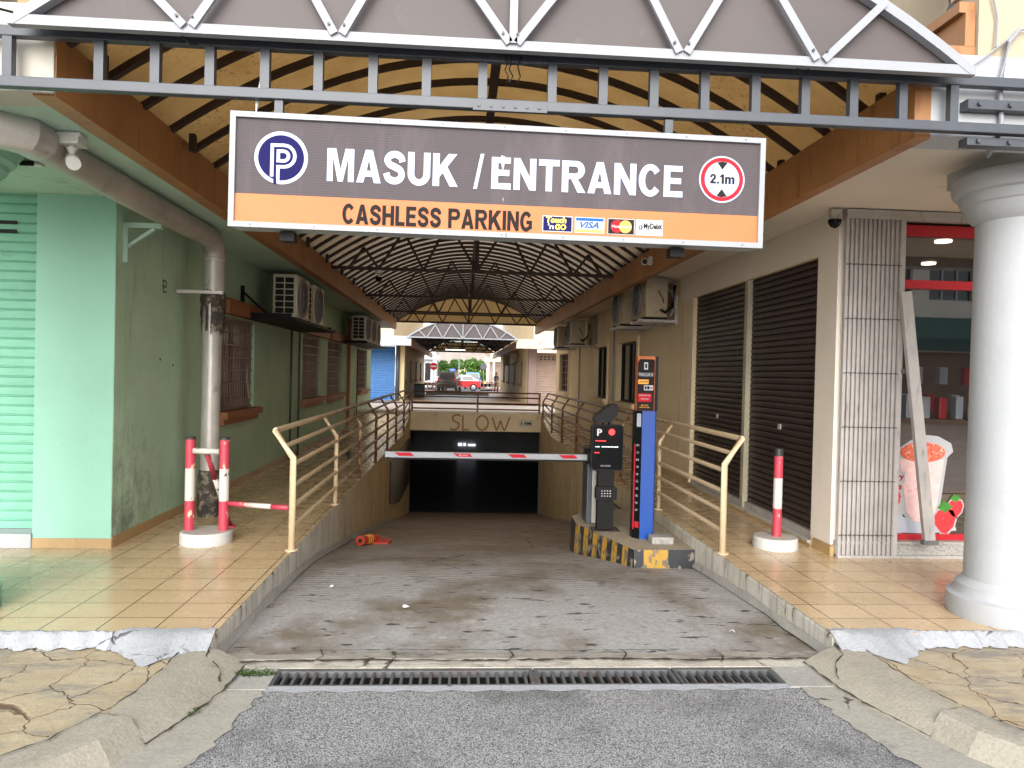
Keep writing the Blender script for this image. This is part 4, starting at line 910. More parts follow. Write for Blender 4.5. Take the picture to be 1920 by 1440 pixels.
# printed decals on the glass
fr = FZ(0, CY+.068, 0)
g = MB(); g.mi(0)
cup = [(3.66, 1.02), (3.78, 1.1), (3.9, 1.17), (4.05, 1.16), (4.17, 1.1), (4.19, 1.03), (4.14, .98), (4.08, .5), (3.98, .4), (3.84, .4), (3.76, .5), (3.70, .98)]
g.plate(cup, fr, 0, .001)
g.mi(1).plate([(3.72, .96), (4.11, .96), (4.05, .52), (3.96, .43), (3.86, .43), (3.79, .52)], fr, .001, .0025)
g.mi(2).disc(3.92, 1.02, .2, fr, .001, .003, 30, ry=.085)
g.mi(0).plate([(3.6, .62), (3.76, .62), (3.76, .3), (3.6, .34)], fr, 0, .0008); g.mi(3).plate([(3.6, .52), (4.0, .4), (4.2, .46), (4.24, .36), (4.0, .33), (3.6, .34)], fr, .001, .002)
def berry(cx, cy, s_):
    P = [(0, .1), (.075, .09), (.1, .03), (.08, -.05), (.02, -.11), (-.03, -.1), (-.085, -.03), (-.09, .04), (-.06, .085)]
    g.mi(0).plate([(cx+a*s_*1.15, cy+b*s_*1.15) for a, b in P], fr, .002, .003); g.mi(4).plate([(cx+a*s_, cy+b*s_) for a, b in P], fr, .003, .004)
    g.mi(5).plate([(cx-.07*s_, cy+.11*s_), (cx, cy+.07*s_), (cx+.07*s_, cy+.12*s_), (cx+.03*s_, cy+.15*s_), (cx-.02*s_, cy+.17*s_)], fr, .004, .005)
berry(4.13, .44, 1.0); berry(3.66, .62, .8); berry(4.22, .55, .7)
g.mi(4).disc(3.62, .93, .07, fr, .003, .004); g.mi(0).disc(3.62, .93, .078, fr, .001, .002)
g.build('cup_decal', [M['printwhite'], M['milk'], M['ice'], M['printgrey'], M['strawred'], M['leafprint']], sf)
g = MB(); text_into(g, 'Strawberry', fr, 3.42, .775, .062, .34, .035, 0, .006); text_into(g, 'Shake', fr, 3.57, .70, .062, .17, .035, 0, .006); g.build('lettering', M['signred'], sf)
g = MB(); g.plate([(3.4, .765), (3.77, .765), (3.77, .85), (3.4, .85)], fr, .003, .004); g.plate([(3.56, .69), (3.755, .69), (3.755, .775), (3.56, .775)], fr, .0035, .0045); g.build('label_backing', M['printwhite'], sf)
# round white column with moulded base and capital
g = MB(); prof = [(.36, TZ), (.365, .2), (.36, .272), (.33, .285), (.315, .31), (.31, .34), (.285, .36), (.268, .38), (.265, .6), (.262, 1.8), (.26, 2.62), (.285, 2.64), (.31, 2.67), (.325, 2.70), (.33, 2.725), (.345, 2.735), (.355, 2.765), (.36, 2.79), (.385, 2.80), (.398, 2.83), (.402, 2.87), (.40, 2.89), (.38, 2.915)]
g.lathe(prof, (3.5, 4.47, 0), 64)
col = g.build('column', M['white'], CB, 'white plastered round column with moulded capital and base')
g = MB(); g.box(3.28, 3.9, 4.06, 4.9, 2.916, 3.03); g.build('beam_pad', M['white'], CB)
g = MB(); g.tube([(2.79, 3.815, 3.9), (2.77, 3.812, 3.7), (2.81, 3.82, 3.55), (2.8, 3.812, 3.4)], .006, 6); g.tube([(2.93, 3.815, 3.5), (2.86, 3.8, 3.42), (2.82, 3.8, 3.2), (2.835, 3.8, 3.0), (2.82, 3.8, 2.93), (2.86, 3.9, 2.9), (3.0, 4.12, 2.92)], .013, 8); g.tube([(2.5, 3.8, 3.17), (2.75, 3.8, 3.35), (2.93, 3.815, 3.5), (3.2, 3.8, 3.52)], .006, 6); g.build('cable', M['cable'], CB)
# AC wall brackets, conduits
g = MB()
for y0, y1 in ((10.55, 11.3), (12.05, 12.85)):
    for y in (y0+.08, y1-.12): g.box(XR-.04, XR, y, y+.04, 2.38, 2.8); g.box(2.55, XR-.04, y, y+.045, 2.40, 2.44)
    g.box(2.57, 2.60, y0, y1, 2.405, 2.435)
for y0, y1 in ((17.7, 18.5), (20.1, 21.0)): g.box(2.57, XR, y0, y1, 2.31, 2.34)
g.build('bracket', M['gatealu'], CB)
g = MB()
for y, zt in ((14.95, 2.9), (19.3, 2.9)): g.tube([(XR-.03, y, TZ), (XR-.03, y, zt)], .02, 8)
g.box(XR-.06, XR, 17.0, 17.12, 2.25, 3.0); g.tube([(XR-.02, 10.42, .6), (XR-.02, 10.35, 1.2), (XR-.02, 10.3, 2.6)], .005, 6); g.tube([(2.47, 10.1, 3.0), (2.9, 10.4, 3.0), (3.0, 10.45, 2.95)], .018, 8)
g.tube([(2.95, 10.75, 2.9), (3.05, 10.7, 2.85), (3.07, 10.65, 2.6), (3.0, 10.7, 2.5)], .03, 8)
g.build('conduit', M['cable'], CB)
# ================================================================== CANOPY OVER THE ALLEY
CX, HW, RISE, ZC = .215, 2.3, .83, 3.185
def arc(hw, rise, n=28, z0=ZC, cx=CX): return [(cx+hw*(-1+2*i/n), z0+rise*(1-(-1+2*i/n)**2)) for i in range(n+1)]
def truss_into(g, y, z0, hw, rise, cx, r, zchord=None, nodes=(-.86, -.66, -.36, 0, .36, .66, .86)):
    zc = zchord if zchord is not None else z0
    z = lambda u: z0+rise*(1-u*u)
    g.bar((cx-hw, y, zc), (cx+hw, y, zc), r, r)
    tops = [-.76, -.5, -.2, .2, .5, .76]
    seq = []
    for a, b in zip(nodes, list(tops)+[None]):
        seq.append((a, 'b'));
        if b is not None: seq.append((b, 't'))
    pts = [(cx+u*hw, y, zc if k == 'b' else z(u)) for u, k in seq]
    for p, q in zip(pts, pts[1:]): g.bar(p, q, r*.75, r*.75, side=(0, 1, 0))
    g.bar((cx, y, zc), (cx, y, z(0)), r, r, side=(0, 1, 0))
CAN = thing('canopy', 'long barrel vaulted canopy of amber sheets on dark ribs over the alley', 'canopy', (CX, 3.65, ZC))
A = arc(HW, RISE); Y0, Y1 = 3.66, 23.9
g = MB(); g.smooth = True
ny = 46; ys = [Y0+(Y1-Y0)*i/ny for i in range(ny+1)]
for y in ys:
    for x, z in A: g.add([(x, y, z+.03)])
k = len(A)
for i in range(ny):
    for j in range(k-1): g.face((i*k+j, i*k+j+1, (i+1)*k+j+1, (i+1)*k+j))
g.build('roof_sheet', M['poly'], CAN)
y = 3.96
while y < Y1:
    g = MB(); w_ = .05
    n = [g.add([(x, y-w_/2, z+.025), (x, y+w_/2, z+.025), (x, y+w_/2, z-.02), (x, y-w_/2, z-.02)]) for x, z in A]
    for i in range(k-1):
        for q in range(4): g.face((n[i]+q, n[i]+(q+1) % 4, n[i+1]+(q+1) % 4, n[i+1]+q))
    g.build('rib', M['rustbrown'], CAN)
    y += .452
for y in (7.7, 11.7, 15.8, 19.8, 23.8):
    g = MB(); truss_into(g, y, ZC-.03, HW, RISE, CX, .05, zchord=ZC-.0); g.build('truss', M['rustbrown'], CAN)
    if y < 20:
        g = MB(); g.bar((CX, y, ZC), (CX, y, ZC+RISE), .09, .06); g.build('king_post', M['rustbrown'], CAN)
g = MB(); g.box(CX-.035, CX+.035, 3.7, 23.85, ZC+RISE-.09, ZC+RISE-.021); g.build('ridge_beam', M['rustbrown'], CAN)
g = MB()
for y in [4.0+i*1.356 for i in range(15)]:
    for s in (-1, 1): x = CX+s*(HW-.12); g.bar((x, y+.2, 3.15), (x, y+.2, ZC+.09), .05, .04)
g.build('stub_posts', M['rustbrown'], CAN)
# rear gable: pale sheets behind a truss
g = MB(); P = arc(HW-.02, RISE-.02); g.prism(P, 23.86, 23.868, 'Y'); g.build('gable_panel', M['gable'], CAN)
g = MB(); g.bar((CX-HW*.84, 23.78, ZC+.26), (CX+HW*.84, 23.78, ZC+.26), .045); g.bar((CX-HW, 23.78, ZC), (CX+HW, 23.78, ZC), .06); g.build('gable_frame', M['rustbrown'], CAN)
# front gable
g = MB(); g.prism(arc(HW-.01, RISE-.01), 3.655, 3.66, 'Y'); g.build('gable_panel', M['brownpanel'], CAN, 'dark taupe front gable panel')
def gable_white(y, parent, cx, hw, rise, z0, wd=.055, dep=.05):
    g = MB(); Pn = arc(hw, rise, 28, z0, cx)
    for d_ in (0,):
        n = [g.add([(x, y-dep, z-wd/2), (x, y-dep, z+wd/2), (x, y, z+wd/2), (x, y, z-wd/2)]) for x, z in Pn]
        for i in range(len(Pn)-1):
            for q in range(4): g.face((n[i]+q, n[i]+(q+1) % 4, n[i+1]+(q+1) % 4, n[i+1]+q))
    g.bar((cx-hw-.03, y-dep/2, z0-.005), (cx+hw+.03, y-dep/2, z0-.005), .046, dep*.9)
    z = lambda u: z0+rise*(1-u*u)
    for b, tl, tr in ((-.66, -.80, -.47), (-.36, -.52, -.16), (0, -.26, None), (0, .26, None), (0, 0, None), (.36, .16, .52), (.66, .47, .80)):
        for u in (tl, tr):
            if u is None: continue
            off = .018 if u > b else -.018 if u < b else 0
            g.bar((cx+b*hw+off, y-dep-.004, z0), (cx+u*hw, y-dep-.004, z(u)), .038, .02, side=(1, 0, 0))
    return g.build('gable_frame', M['aluwhite'], parent, 'white aluminium truss frame of the front gable')
g = MB(); random.seed(31)
for k in range(3):
    x = .24+random.uniform(-.05, .12); P = [(x, 3.72, 3.2)]
    for j in range(5): P.append((x+random.uniform(-.012, .012), 3.7+random.uniform(-.01, .01), 3.16-.03*j))
    g.tube(P, .0035, 5)
g.tube([(-2.2, 3.66, 3.25), (-1.95, 3.66, 3.2), (-1.5, 3.67, 3.165)], .006, 6); g.tube([(-1.35, 3.64, 3.16), (-1.31, 3.64, 3.12), (-1.28, 3.66, 3.13)], .004, 5); g.tube([(1.63, 3.64, 3.17), (1.66, 3.63, 3.12), (1.7, 3.64, 3.16)], .004, 5)
g.build('loose_wires', M['black'], CAN)
g = MB()
for xb in (-1.316, -.62, .2, 1.033, 1.726):
    for s_ in (-1, 1): g.lathe([(.007, 3.573), (.007, 3.58)], (xb+s_*.035, 0, 3.225), 8, 'Y')
g.build('bolts', M['charcoal'], CAN)
gable_white(3.648, CAN, CX, HW, RISE, ZC)
# ladder truss fixed across the front of both buildings
LT = thing('ladder_truss', 'charcoal steel ladder truss spanning both front beams, carrying the sign', 'truss', (.3, 3.75, 2.94))
g = MB(); g.box(-4.5, 4.5, 3.725, 3.775, 3.155, 3.205, .004); g.build('top_chord', M['charcoal'], LT)
g = MB(); g.box(-4.5, 4.5, 3.725, 3.775, 2.915, 2.965, .004); g.build('bottom_chord', M['charcoal'], LT)
for x in (-2.45, -2.189, -1.767, -1.506, -1.248, -.986, -.729, -.464, -.202, .076, .424, .682, .942, 1.204, 1.469, 1.73, 1.986, 2.25, 2.525, 3.4): g = MB(); g.box(x-.022, x+.022, 3.73, 3.77, 2.965, 3.155); g.build('rung', M['charcoal'], LT)
for z0, z1, x0 in ((3.145, 3.19, -.05), (2.905, 2.95, .03)):
    g = MB(); g.box(x0, .40, 3.718, 3.7245, z0, z1); sp_ = g.build('splice_plate', M['charcoal'], LT)
    g = MB()
    for i in range(6): g.lathe([(.008, 3.712), (.008, 3.718)], (.06+i*.06, 0, (z0+z1)/2), 8, 'Y')
    g.build('bolts', M['charcoal'], sp_)
for z0, z1 in ((3.05, 3.10), (2.86, 2.90)):
    g = MB(); g.box(2.62, 4.3, 3.76, 3.829, z0, z1); mp_ = g.build('mounting_bracket', M['charcoal'], LT)
    g = MB()
    for x in (2.68, 2.85, 3.0): g.lathe([(.013, 3.745), (.013, 3.76)], (x, 0, (z0+z1)/2), 8, 'Y')
    g.build('bolts', M['charcoal'], mp_)
# ================================================================== ENTRANCE SIGN
SG = thing('entrance_sign', 'long hanging lightbox sign reading MASUK / ENTRANCE over CASHLESS PARKING', 'sign', (.185, 3.70, 2.5385))
o3 = Vector((.185, 3.70, 2.5385)); fy = 3.645
L = lambda x, z: (x+o3.x, z+o3.z)
hw_, hh = 1.304, .2735
g = MB(); g.box(o3.x-hw_+.01, o3.x+hw_-.01, 3.66, 3.79, o3.z-hh+.006, o3.z+hh-.006); g.build('cabinet', paint('grey_sign_box', (.3, .31, .3), .5, .1, 4), SG)
g = MB(); b = .026
for r4 in ((-hw_, hw_, hh-b, hh), (-hw_, hw_, -hh, -hh+b), (-hw_, -hw_+b, -hh+b, hh-b), (hw_-b, hw_, -hh+b, hh-b)): g.box(o3.x+r4[0], o3.x+r4[1], 3.64, 3.668, o3.z+r4[2], o3.z+r4[3])
g.build('frame', M['aluwhite'], SG)
FS = ((o3.x, 3.655, o3.z), (1, 0, 0), (0, 0, 1), (0, -1, 0))
g = MB(); g.rect(-hw_+b, hw_-b, -.112, hh-b, FS, -.003, 0); g.build('panel', M['signface'], SG)
g = MB(); g.rect(-hw_+b, hw_-b, -hh+b, -.112, FS, -.003, 0); g.build('panel', M['orange'], SG, 'orange lower band of the sign')
g = MB(); heavy_text(g, 'MASUK', FS, -.848, -.036, .158, .625); heavy_text(g, '/', FS, -.145, -.038, .165, .05); heavy_text(g, 'ENTRANCE', FS, -.058, -.037, .155, .95); g.build('lettering', M['lettwhite'], SG)
g = MB(); heavy_text(g, 'CASHLESS PARKING', FS, -.770, -.236, .095, .918); g.build('lettering', M['letdark'], SG)
# P roundel
g = MB(); c = (-1.065, .064)
g.mi(0).disc(*c, .126, FS, 0, .002); g.mi(1).disc(*c, .108, FS, .002, .0035)
q = .00083
def zz(pts): return [(c[0]+(x-316)*q, c[1]-(y-290)*q) for x, y in pts]
o_ = [(265, 400), (265, 220), (330, 218)]+[(332+62*math.sin(a), 280-62*math.cos(a)) for a in [math.pi*i/10 for i in range(1, 10)]]+[(330, 342), (300, 342), (300, 428)]
g.mi(0).ribbon(zz(o_), .016, FS, .0035, .005)
i_ = [(300, 308), (300, 252), (330, 252)]+[(330+28*math.sin(a), 280-28*math.cos(a)) for a in [math.pi*i/8 for i in range(1, 8)]]+[(330, 308)]
g.mi(0).ribbon(zz(i_), .016, FS, .0035, .005, closed=True); g.mi(1).plate(zz([(275, 405), (292, 405), (292, 440), (275, 440)]), FS, .0035, .0055)
g.build('logo', [M['lettwhite'], M['navy']], SG)
# height roundel
g = MB(); c = (1.090, .062)
g.mi(0).disc(*c, .116, FS, 0, .002); g.mi(1).disc(*c, .108, FS, .002, .003); g.mi(0).disc(*c, .088, FS, .003, .004)
g.mi(2).plate([(c[0]-.026, c[1]+.083), (c[0], c[1]+.048), (c[0]+.026, c[1]+.083), (c[0], c[1]+.088)], FS, .004, .005); g.mi(2).plate([(c[0]+.026, c[1]-.083), (c[0], c[1]-.048), (c[0]-.026, c[1]-.083), (c[0], c[1]-.088)], FS, .004, .005)
g.mi(2); heavy_text(g, '2.1m', FS, c[0]-.061, c[1]-.022, .047, .124, .0055)
g.build('height_roundel', [M['lettwhite'], M['signred'], M['letdark']], SG)
# payment badges
z0, z1 = -.233, -.155; b4 = ((.199, .347), (.359, .506), (.522, .657), (.664, .799))
g = MB(); a, b = b4[0]; g.mi(0).rect(a, b, z0, z1, FS, 0, .002); g.mi(1).rect(a+.004, b-.004, z0+.004, z1-.004, FS, .002, .003); g.mi(2); text_into(g, 'Touch', FS, a+.017, z0+.043, .03, .1, .04, .003, .004, .1); g.mi(0); text_into(g, "'n", FS, a+.027, z0+.012, .028, .03, .03, .003, .004, .1); g.mi(2); text_into(g, 'GO', FS, a+.062, z0+.01, .028, .055, .04, .003, .004, .1); g.build('payment_badge', [M['printwhite'], M['navy'], M['yellow']], SG)
g = MB(); a, b = b4[1]; g.mi(0).rect(a, b, z0, z1, FS, 0, .002); g.mi(1).rect(a+.005, b-.005, z1-.018, z1-.004, FS, .002, .003); g.mi(2).rect(a+.005, b-.005, z0+.004, z0+.017, FS, .002, .003); g.mi(1); text_into(g, 'VISA', FS, a+.026, z0+.024, .032, .094, .03, .002, .003, .3); g.build('payment_badge', [M['printwhite'], M['visablue'], M['gold']], SG)
g = MB(); a, b = b4[2]; m_ = (a+b)/2; zm = (z0+z1)/2; g.mi(0).rect(a, b, z0, z1, FS, 0, .002); g.mi(1).rect(a+.003, b-.003, z0+.003, z1-.003, FS, .002, .003); g.mi(2).disc(m_-.021, zm, .031, FS, .003, .004); g.mi(3).disc(m_+.021, zm, .031, FS, .003, .005); g.mi(0); text_into(g, 'MasterCard', FS, m_-.047, zm-.007, .014, .094, .02, .005, .006); g.build('payment_badge', [M['printwhite'], M['letdark'], M['signred'], M['gold']], SG)
g = MB(); a, b = b4[3]; g.mi(0).rect(a, b, z0, z1, FS, 0, .002); g.mi(2); text_into(g, 'MyDebit', FS, a+.038, z0+.025, .036, .092, .03, .002, .0035)
g.mi(1).plate([(a+.012, zm), (a+.021, zm+.016), (a+.021, zm+.006), (a+.018, zm), (a+.021, zm-.006), (a+.021, zm-.016)], FS, .002, .003); g.mi(2).plate([(a+.024, zm+.016), (a+.034, zm), (a+.024, zm-.016), (a+.024, zm-.006), (a+.028, zm), (a+.024, zm+.006)], FS, .002, .003); g.build('payment_badge', [M['printwhite'], M['visablue'], M['letdark']], SG)
g = MB(); random.seed(5)
g.plate([(-.012+.185-.185, .128), (.008, .12), (.004, .08), (-.004, .05), (-.014, .1)], FS, .003, .004); g.plate([(0, -.085), (.004, -.075), (.003, -.1)], FS, .003, .004); g.build('bird_dropping', paint('dried_dropping', (.5, .48, .45), .8, .2, 30), SG)
for x in (-.92, 1.023): g = MB(); g.box(x-.02, x+.02, 3.74, 3.775, 2.80, 2.914); g.build('hanger', M['charcoal'], SG)
for x in (-.86, 1.08): g = MB(); g.box(x-.035, x+.035, 3.72, 3.79, 2.22, 2.264); g.build('lamp_bracket', M['blackmatte'], SG)
g = MB()
for i in range(9):
    for z in (-hh+.013, hh-.013): g.lathe([(.004, 3.637), (.004, 3.64)], (o3.x-1.2+i*.3, 0, o3.z+z), 8, 'Y')
g.build('screws', M['steel'], SG)
g = MB(); g.rect(.02, .0225, -hh+.003, -hh+.023, ((o3.x, 3.64, o3.z), (1, 0, 0), (0, 0, 1), (0, -1, 0)), 0, .001); g.build('frame_joint', M['dark'], SG)
g = MB(); g.tube([(-1.02, 3.77, 3.16), (-1.01, 3.78, 3.05), (-1.035, 3.78, 2.9), (-1.03, 3.74, 2.8)], .008, 6); g.build('cable', M['cctvwhite'], SG)
SG.rotation_euler = (0, R(.33), 0)
# second canopy past the cross street
C2 = thing('canopy', 'second vaulted canopy with white truss gable beyond the cross street', 'canopy', (.05, 31.4, 3.1))
cx2, z2 = .05, 3.06
g = MB(); g.smooth = True; A2 = arc(HW, RISE, 24, z2, cx2)
for y in (31.45, 52):
    for x, z in A2: g.add([(x, y, z+.03)])
for j in range(24): g.face((j, j+1, 25+j+1, 25+j))
g.build('roof_sheet', M['brownpanel'], C2)
y = 31.9
while y < 52:
    g = MB(); n = [g.add([(x, y-.03, z+.025), (x, y+.03, z+.025), (x, y+.03, z-.03), (x, y-.03, z-.03)]) for x, z in A2]
    for i in range(24):
        for q in range(4): g.face((n[i]+q, n[i]+(q+1) % 4, n[i+1]+(q+1) % 4, n[i+1]+q))
    g.build('rib', M['rustbrown'], C2); y += 1.35
for y in (36, 41, 46.5, 51.8): g = MB(); truss_into(g, y, z2, HW, RISE, cx2, .07); g.build('truss', M['rustbrown'], C2)
g = MB(); g.prism(arc(HW-.02, RISE-.02, 24, z2, cx2), 51.9, 51.92, 'Y'); g.build('gable_panel', M['gable'], C2)
g = MB(); g.prism(arc(HW-.01, RISE-.01, 24, z2, cx2), 31.42, 31.43, 'Y'); g.build('gable_panel', M['brownpanel'], C2)
gable_white(31.41, C2, cx2, HW, RISE, z2, .08, .06)
for i, (x, y, z) in enumerate(((.25, 40, 3.25), (.45, 43, 3.12), (-.35, 45, 2.98))):
    g = MB(); g.box(x-.62, x+.62, y, y+.1, z+.03, z+.08); f = g.build('tube_lamp', M['cctvwhite'], C2)
    g = MB(); g.tube([(x-.6, y+.05, z), (x+.6, y+.05, z)], .025, 8); g.build('tube', M['tubelight'], f)
# ================================================================== RAILINGS
def railing(s):
    x = -1.32 if s < 0 else 2.205
    t = thing('railing', 'rust streaked cream tube railing along the left side of the ramp' if s < 0 else 'rust streaked cream tube railing on the right of the ramp behind the barrier', 'railing', (x, 6.06, TZ), 'outward leaning railings beside the ramp')
    ysn = [6.06, 8.15, 10.05, 11.96, 13.85, 15.69, 17.77, 19.75] if s < 0 else [6.06, 8.08, 10.05, 12.02, 14.0, 15.96, 17.8, 19.75]
    lift = lambda y: max(0, (y-17.3)/2.7*.35)
    for i, y in enumerate(ysn):
        z = TZ+lift(y); r_ = .027 if i == 0 else .022; zk = .89+lift(y)*.0
        g = MB(); g.tube([(x, y, z-.01), (x, y, zk), (x+s*.145, y, 1.115)], r_, 14); g.lathe([(.05, z+.0), (.05, z+.008)], (x, y, 0), 14)
        g.build('post', M['rail'], t)
    Y1 = ysn[-1]
    for k, (dx, z) in enumerate(((.14, 1.108), (.062, .985), (0, .84), (0, .665), (0, .50), (0, .335))):
        r_ = .024 if k == 0 else .019
        g = MB(); g.tube([(x+s*dx, ysn[0], z), (x+s*dx, 17.4, z), (x+s*dx, Y1, max(z, z+(.0 if z > .8 else .18)))], r_, 12); g.build('rail', M['rail'], t)
railing(-1); railing(1)
t = thing('railing', 'dark rust brown railing across the top of the SLOW beam', 'railing', (.43, 20.1, .55))
for x in (-1.28, .47, 2.14):
    g = MB(); g.box(x-.025, x+.025, 20.06, 20.11, .55, 1.11); g.build('post', M['rustrail'], t)
for z in (1.09, .96, .80, .64):
    g = MB(); g.tube([(-1.3, 20.085, z), (2.16, 20.085, z)], .02, 10); g.build('rail', M['rustrail'], t)
# ================================================================== BOLLARDS
t = thing('twin_bollard', 'red and white twin post bollard on a white disc, left walkway', 'bollard', (-2.075, 6.33, TZ))
g = MB(); g.lathe([(.205, TZ), (.207, TZ+.01), (.204, TZ+.085), (.196, TZ+.097)], (-2.075, 6.33, 0), 48); b_ = g.build('base_disc', M['discwhite'], t)
g = MB(); g.lathe([(.196, TZ+.0965), (.19, TZ+.1)], (-2.075, 6.33, 0), 48); g.build('disc_top', M['disctop'], b_)
def bpost(x, y, z0, z1, parent, r_=.04, cap=.02):
    H_ = z1-z0; zs = [z0, z0+H_*.32, z0+H_*.665, z1-cap, z1]
    g = MB()
    for i, m in enumerate((0, 1, 0, 2)): g.mi(m); g.lathe([(r_, zs[i]), (r_, zs[i+1])], (x, y, 0), 24, cap=(i in (0, 3)))
    return g.build('post', [M['red'], M['whitepost'], M['blackcap']], parent)
for x in (-2.213, -1.937): bpost(x, 6.33, TZ+.098, 1.022, t)
g = MB(); g.tube([(-2.18, 6.30, .91), (-1.97, 6.30, .905)], .024, 14); g.build('crossbar', M['whitepost'], t)
g = MB(); P0, P1 = Vector((-2.06, 6.36, .90)), Vector((-2.075, 6.93, TZ+.02))
P0 = Vector((-2.1, 6.37, .90)); P1 = Vector((-2.07, 6.95, TZ+.02))
for i, (a, b) in enumerate(((0, .35), (.35, .7), (.7, 1))): g.mi(i % 2); g.tube([P0.lerp(P1, a), P0.lerp(P1, b)], .022, 12)
g.build('brace', [M['red'], M['whitepost']], t)
g = MB(); g.lathe([(.06, TZ), (.055, TZ+.012)], (P1.x, P1.y, 0), 16); g.build('brace_foot', M['red'], t)
g = MB(); A_, B_ = Vector((-1.90, 6.32, .475)), Vector((-1.35, 6.09, .485))
for i, (a, b) in enumerate(((0, .33), (.33, .72), (.72, 1))): g.mi(i % 2); g.tube([A_.lerp(B_, a), A_.lerp(B_, b)], .021, 12)
g.build('link_bar', [M['red'], M['whitepost']], t)
t = thing('bollard', 'single red and white post bollard on a white disc, right walkway', 'bollard', (2.76, 6.3, TZ))
g = MB(); g.lathe([(.187, TZ), (.189, TZ+.01), (.186, TZ+.085), (.18, TZ+.095)], (2.76, 6.3, 0), 48); b_ = g.build('base_disc', M['discwhite'], t)
g = MB(); g.lathe([(.18, TZ+.0945), (.175, TZ+.098)], (2.76, 6.3, 0), 48); g.build('disc_top', M['disctop'], b_)
bpost(2.77, 6.3, TZ+.096, 1.01, t, .038, .065)
# ================================================================== ISLAND, BARRIER, TERMINAL, PYLON
t = thing('traffic_island', 'cement traffic island with black and yellow striped kerb at the right wall', 'traffic island', (1.75, 6.7, 0))
IT = .035
top = [(1.60, 6.65), (2.168, 6.67), (2.168, 8.7), (1.6, 8.7), (1.27, 8.25), (1.255, 7.84)]
g = MB(); n = g.add([(x, y, IT) for x, y in top]); g.face(range(n, n+6)); g.build('top', M['cement'], t)
g = MB()
def face(a, b, cuts, cols, skew=0):
    a = Vector(a); b = Vector(b)
    for (u, v), m in zip(zip(cuts, cuts[1:]), cols):
        p, q = a.lerp(b, u), a.lerp(b, v); d = (b-a).normalized(); nn = Vector((d.y, -d.x))*.018
        g.mi(m); n = g.add([(p.x+nn.x, p.y+nn.y, zr(p.y)-.05), (q.x+nn.x, q.y+nn.y, zr(q.y)-.05), (q.x, q.y, IT), (p.x, p.y, IT)]); g.face((n, n+1, n+2, n+3))
face(top[0], top[1], [0, .16, .56, 1], [1, 0, 1])
g2 = [i/12 for i in range(13)]; face(top[5], top[0], g2, [i % 2 for i in range(12)]); face(top[4], top[5], [0, 1], [1])
g.build('striped_kerb', [M['kyellow'], M['kblack']], t)
t = tag(MB().box(1.82, 2.03, 6.86, 7.02, IT, IT+.07, .015).build('cement_block', M['concrete']), 'small loose cement block on the island in front of the blue pylon', 'block')
t = thing('barrier_gate', 'parking barrier with silver BARRIER cabinet and striped boom across the ramp', 'barrier', (1.5, 7.95, IT))
g = MB(); g.box(1.36, 1.64, 7.82, 8.12, IT, .84, .01); g.build('cabinet', M['charcoal'], t)
g = MB(); g.box(1.415, 1.635, 7.808, 7.819, IT+.01, .78, .004); fp = g.build('front_panel', M['silverpanel'], t)
fr = FZ(0, 7.807, 0)
g = MB(); txt = (( .49, 'BARRIER'),)
def vtext(g, s_, x, z0, z1, h, bold=.02, t1=.002):
    O = (x, 7.807, z1); fr2 = (O, (0, 0, -1), (1, 0, 0), (0, -1, 0)); text_into(g, s_, fr2, 0, 0, h, z1-z0, bold, 0, t1)
vtext(g, 'BARRIER', 1.475, .23, .57, .042); vtext(g, 'GATE', 1.45, .44, .56, .016)
for k in range(4): g.rect(1.53, 1.60, .10+.022*k, .108+.022*k, fr, 0, .002)
g.build('lettering', M['letdark'], fp)
g = MB(); g.mi(0).rect(1.425, 1.52, .6, .65, fr, 0, .002); g.mi(1); text_into(g, 'M2', fr, 1.432, .612, .024, .034, .03, .002, .004); text_into(g, 'access', fr, 1.47, .614, .018, .045, .01, .002, .004); g.build('badge', [M['signred'], M['printwhite']], fp)
g = MB(); g.box(1.33, 1.44, 7.66, 7.84, .685, .835, .01); g.build('boom_hub', M['blackmatte'], t)
g = MB(); g.mi(0).box(-.755, 1.36, 7.68, 7.73, .722, .782, .006); g.mi(1).box(-.75, 1.36, 7.678, 7.732, .707, .7215)
bm_ = g.build('boom', [M['aluwhite'], M['blackmatte']], t)
g = MB(); fr = FZ(0, 7.6785, 0)
for x in (-.66, -.06, .5, 1.03):
    g.mi(0).plate([(x, .775), (x+.17, .775), (x+.2, .74), (x+.05, .74)], fr, 0, .002)
g.mi(1); text_into(g, 'M2', fr, .0, .748, .018, .03, .03, .002, .003); text_into(g, 'access', fr, .04, .749, .014, .05, .01, .002, .003)
g.build('reflective_stripes', [M['signred'], M['printwhite']], bm_)
t = thing('payment_terminal', 'black parking payment terminal with P screen, keypad and tilted camera visor', 'terminal', (1.5, 7.5, IT))
g = MB(); g.box(1.41, 1.575, 7.47, 7.56, IT+.012, .68, .008); g.build('post', M['blackmatte'], t)
g = MB(); g.box(1.36, 1.64, 7.40, 7.62, IT, IT+.012, .004); g.build('base_plate', M['rustbrown'], t)
def rrect(x0, x1, z0, z1, r_, n=6):
    P = []
    for cx, cz, a0 in ((x1-r_, z1-r_, 0), (x0+r_, z1-r_, 90), (x0+r_, z0+r_, 180), (x1-r_, z0+r_, 270)):
        P += [(cx+r_*math.cos(R(a0+90*i/n)), cz+r_*math.sin(R(a0+90*i/n))) for i in range(n+1)]
    return P
g = MB(); g.plate(rrect(1.33, 1.655, .648, 1.115, .035), FZ(0, 7.45, 0), -.07, .0); hd = g.build('housing', M['black'], t)
fr = FZ(0, 7.449, 0)
g = MB(); g.plate(rrect(1.34, 1.645, .66, 1.105, .03), fr, 0, .003); g.build('screen', M['screen'], hd)
fr = FZ(0, 7.4455, 0)
g = MB(); g.mi(0); text_into(g, 'P', fr, 1.385, 1.0, .07, .05, .03, 0, .001)
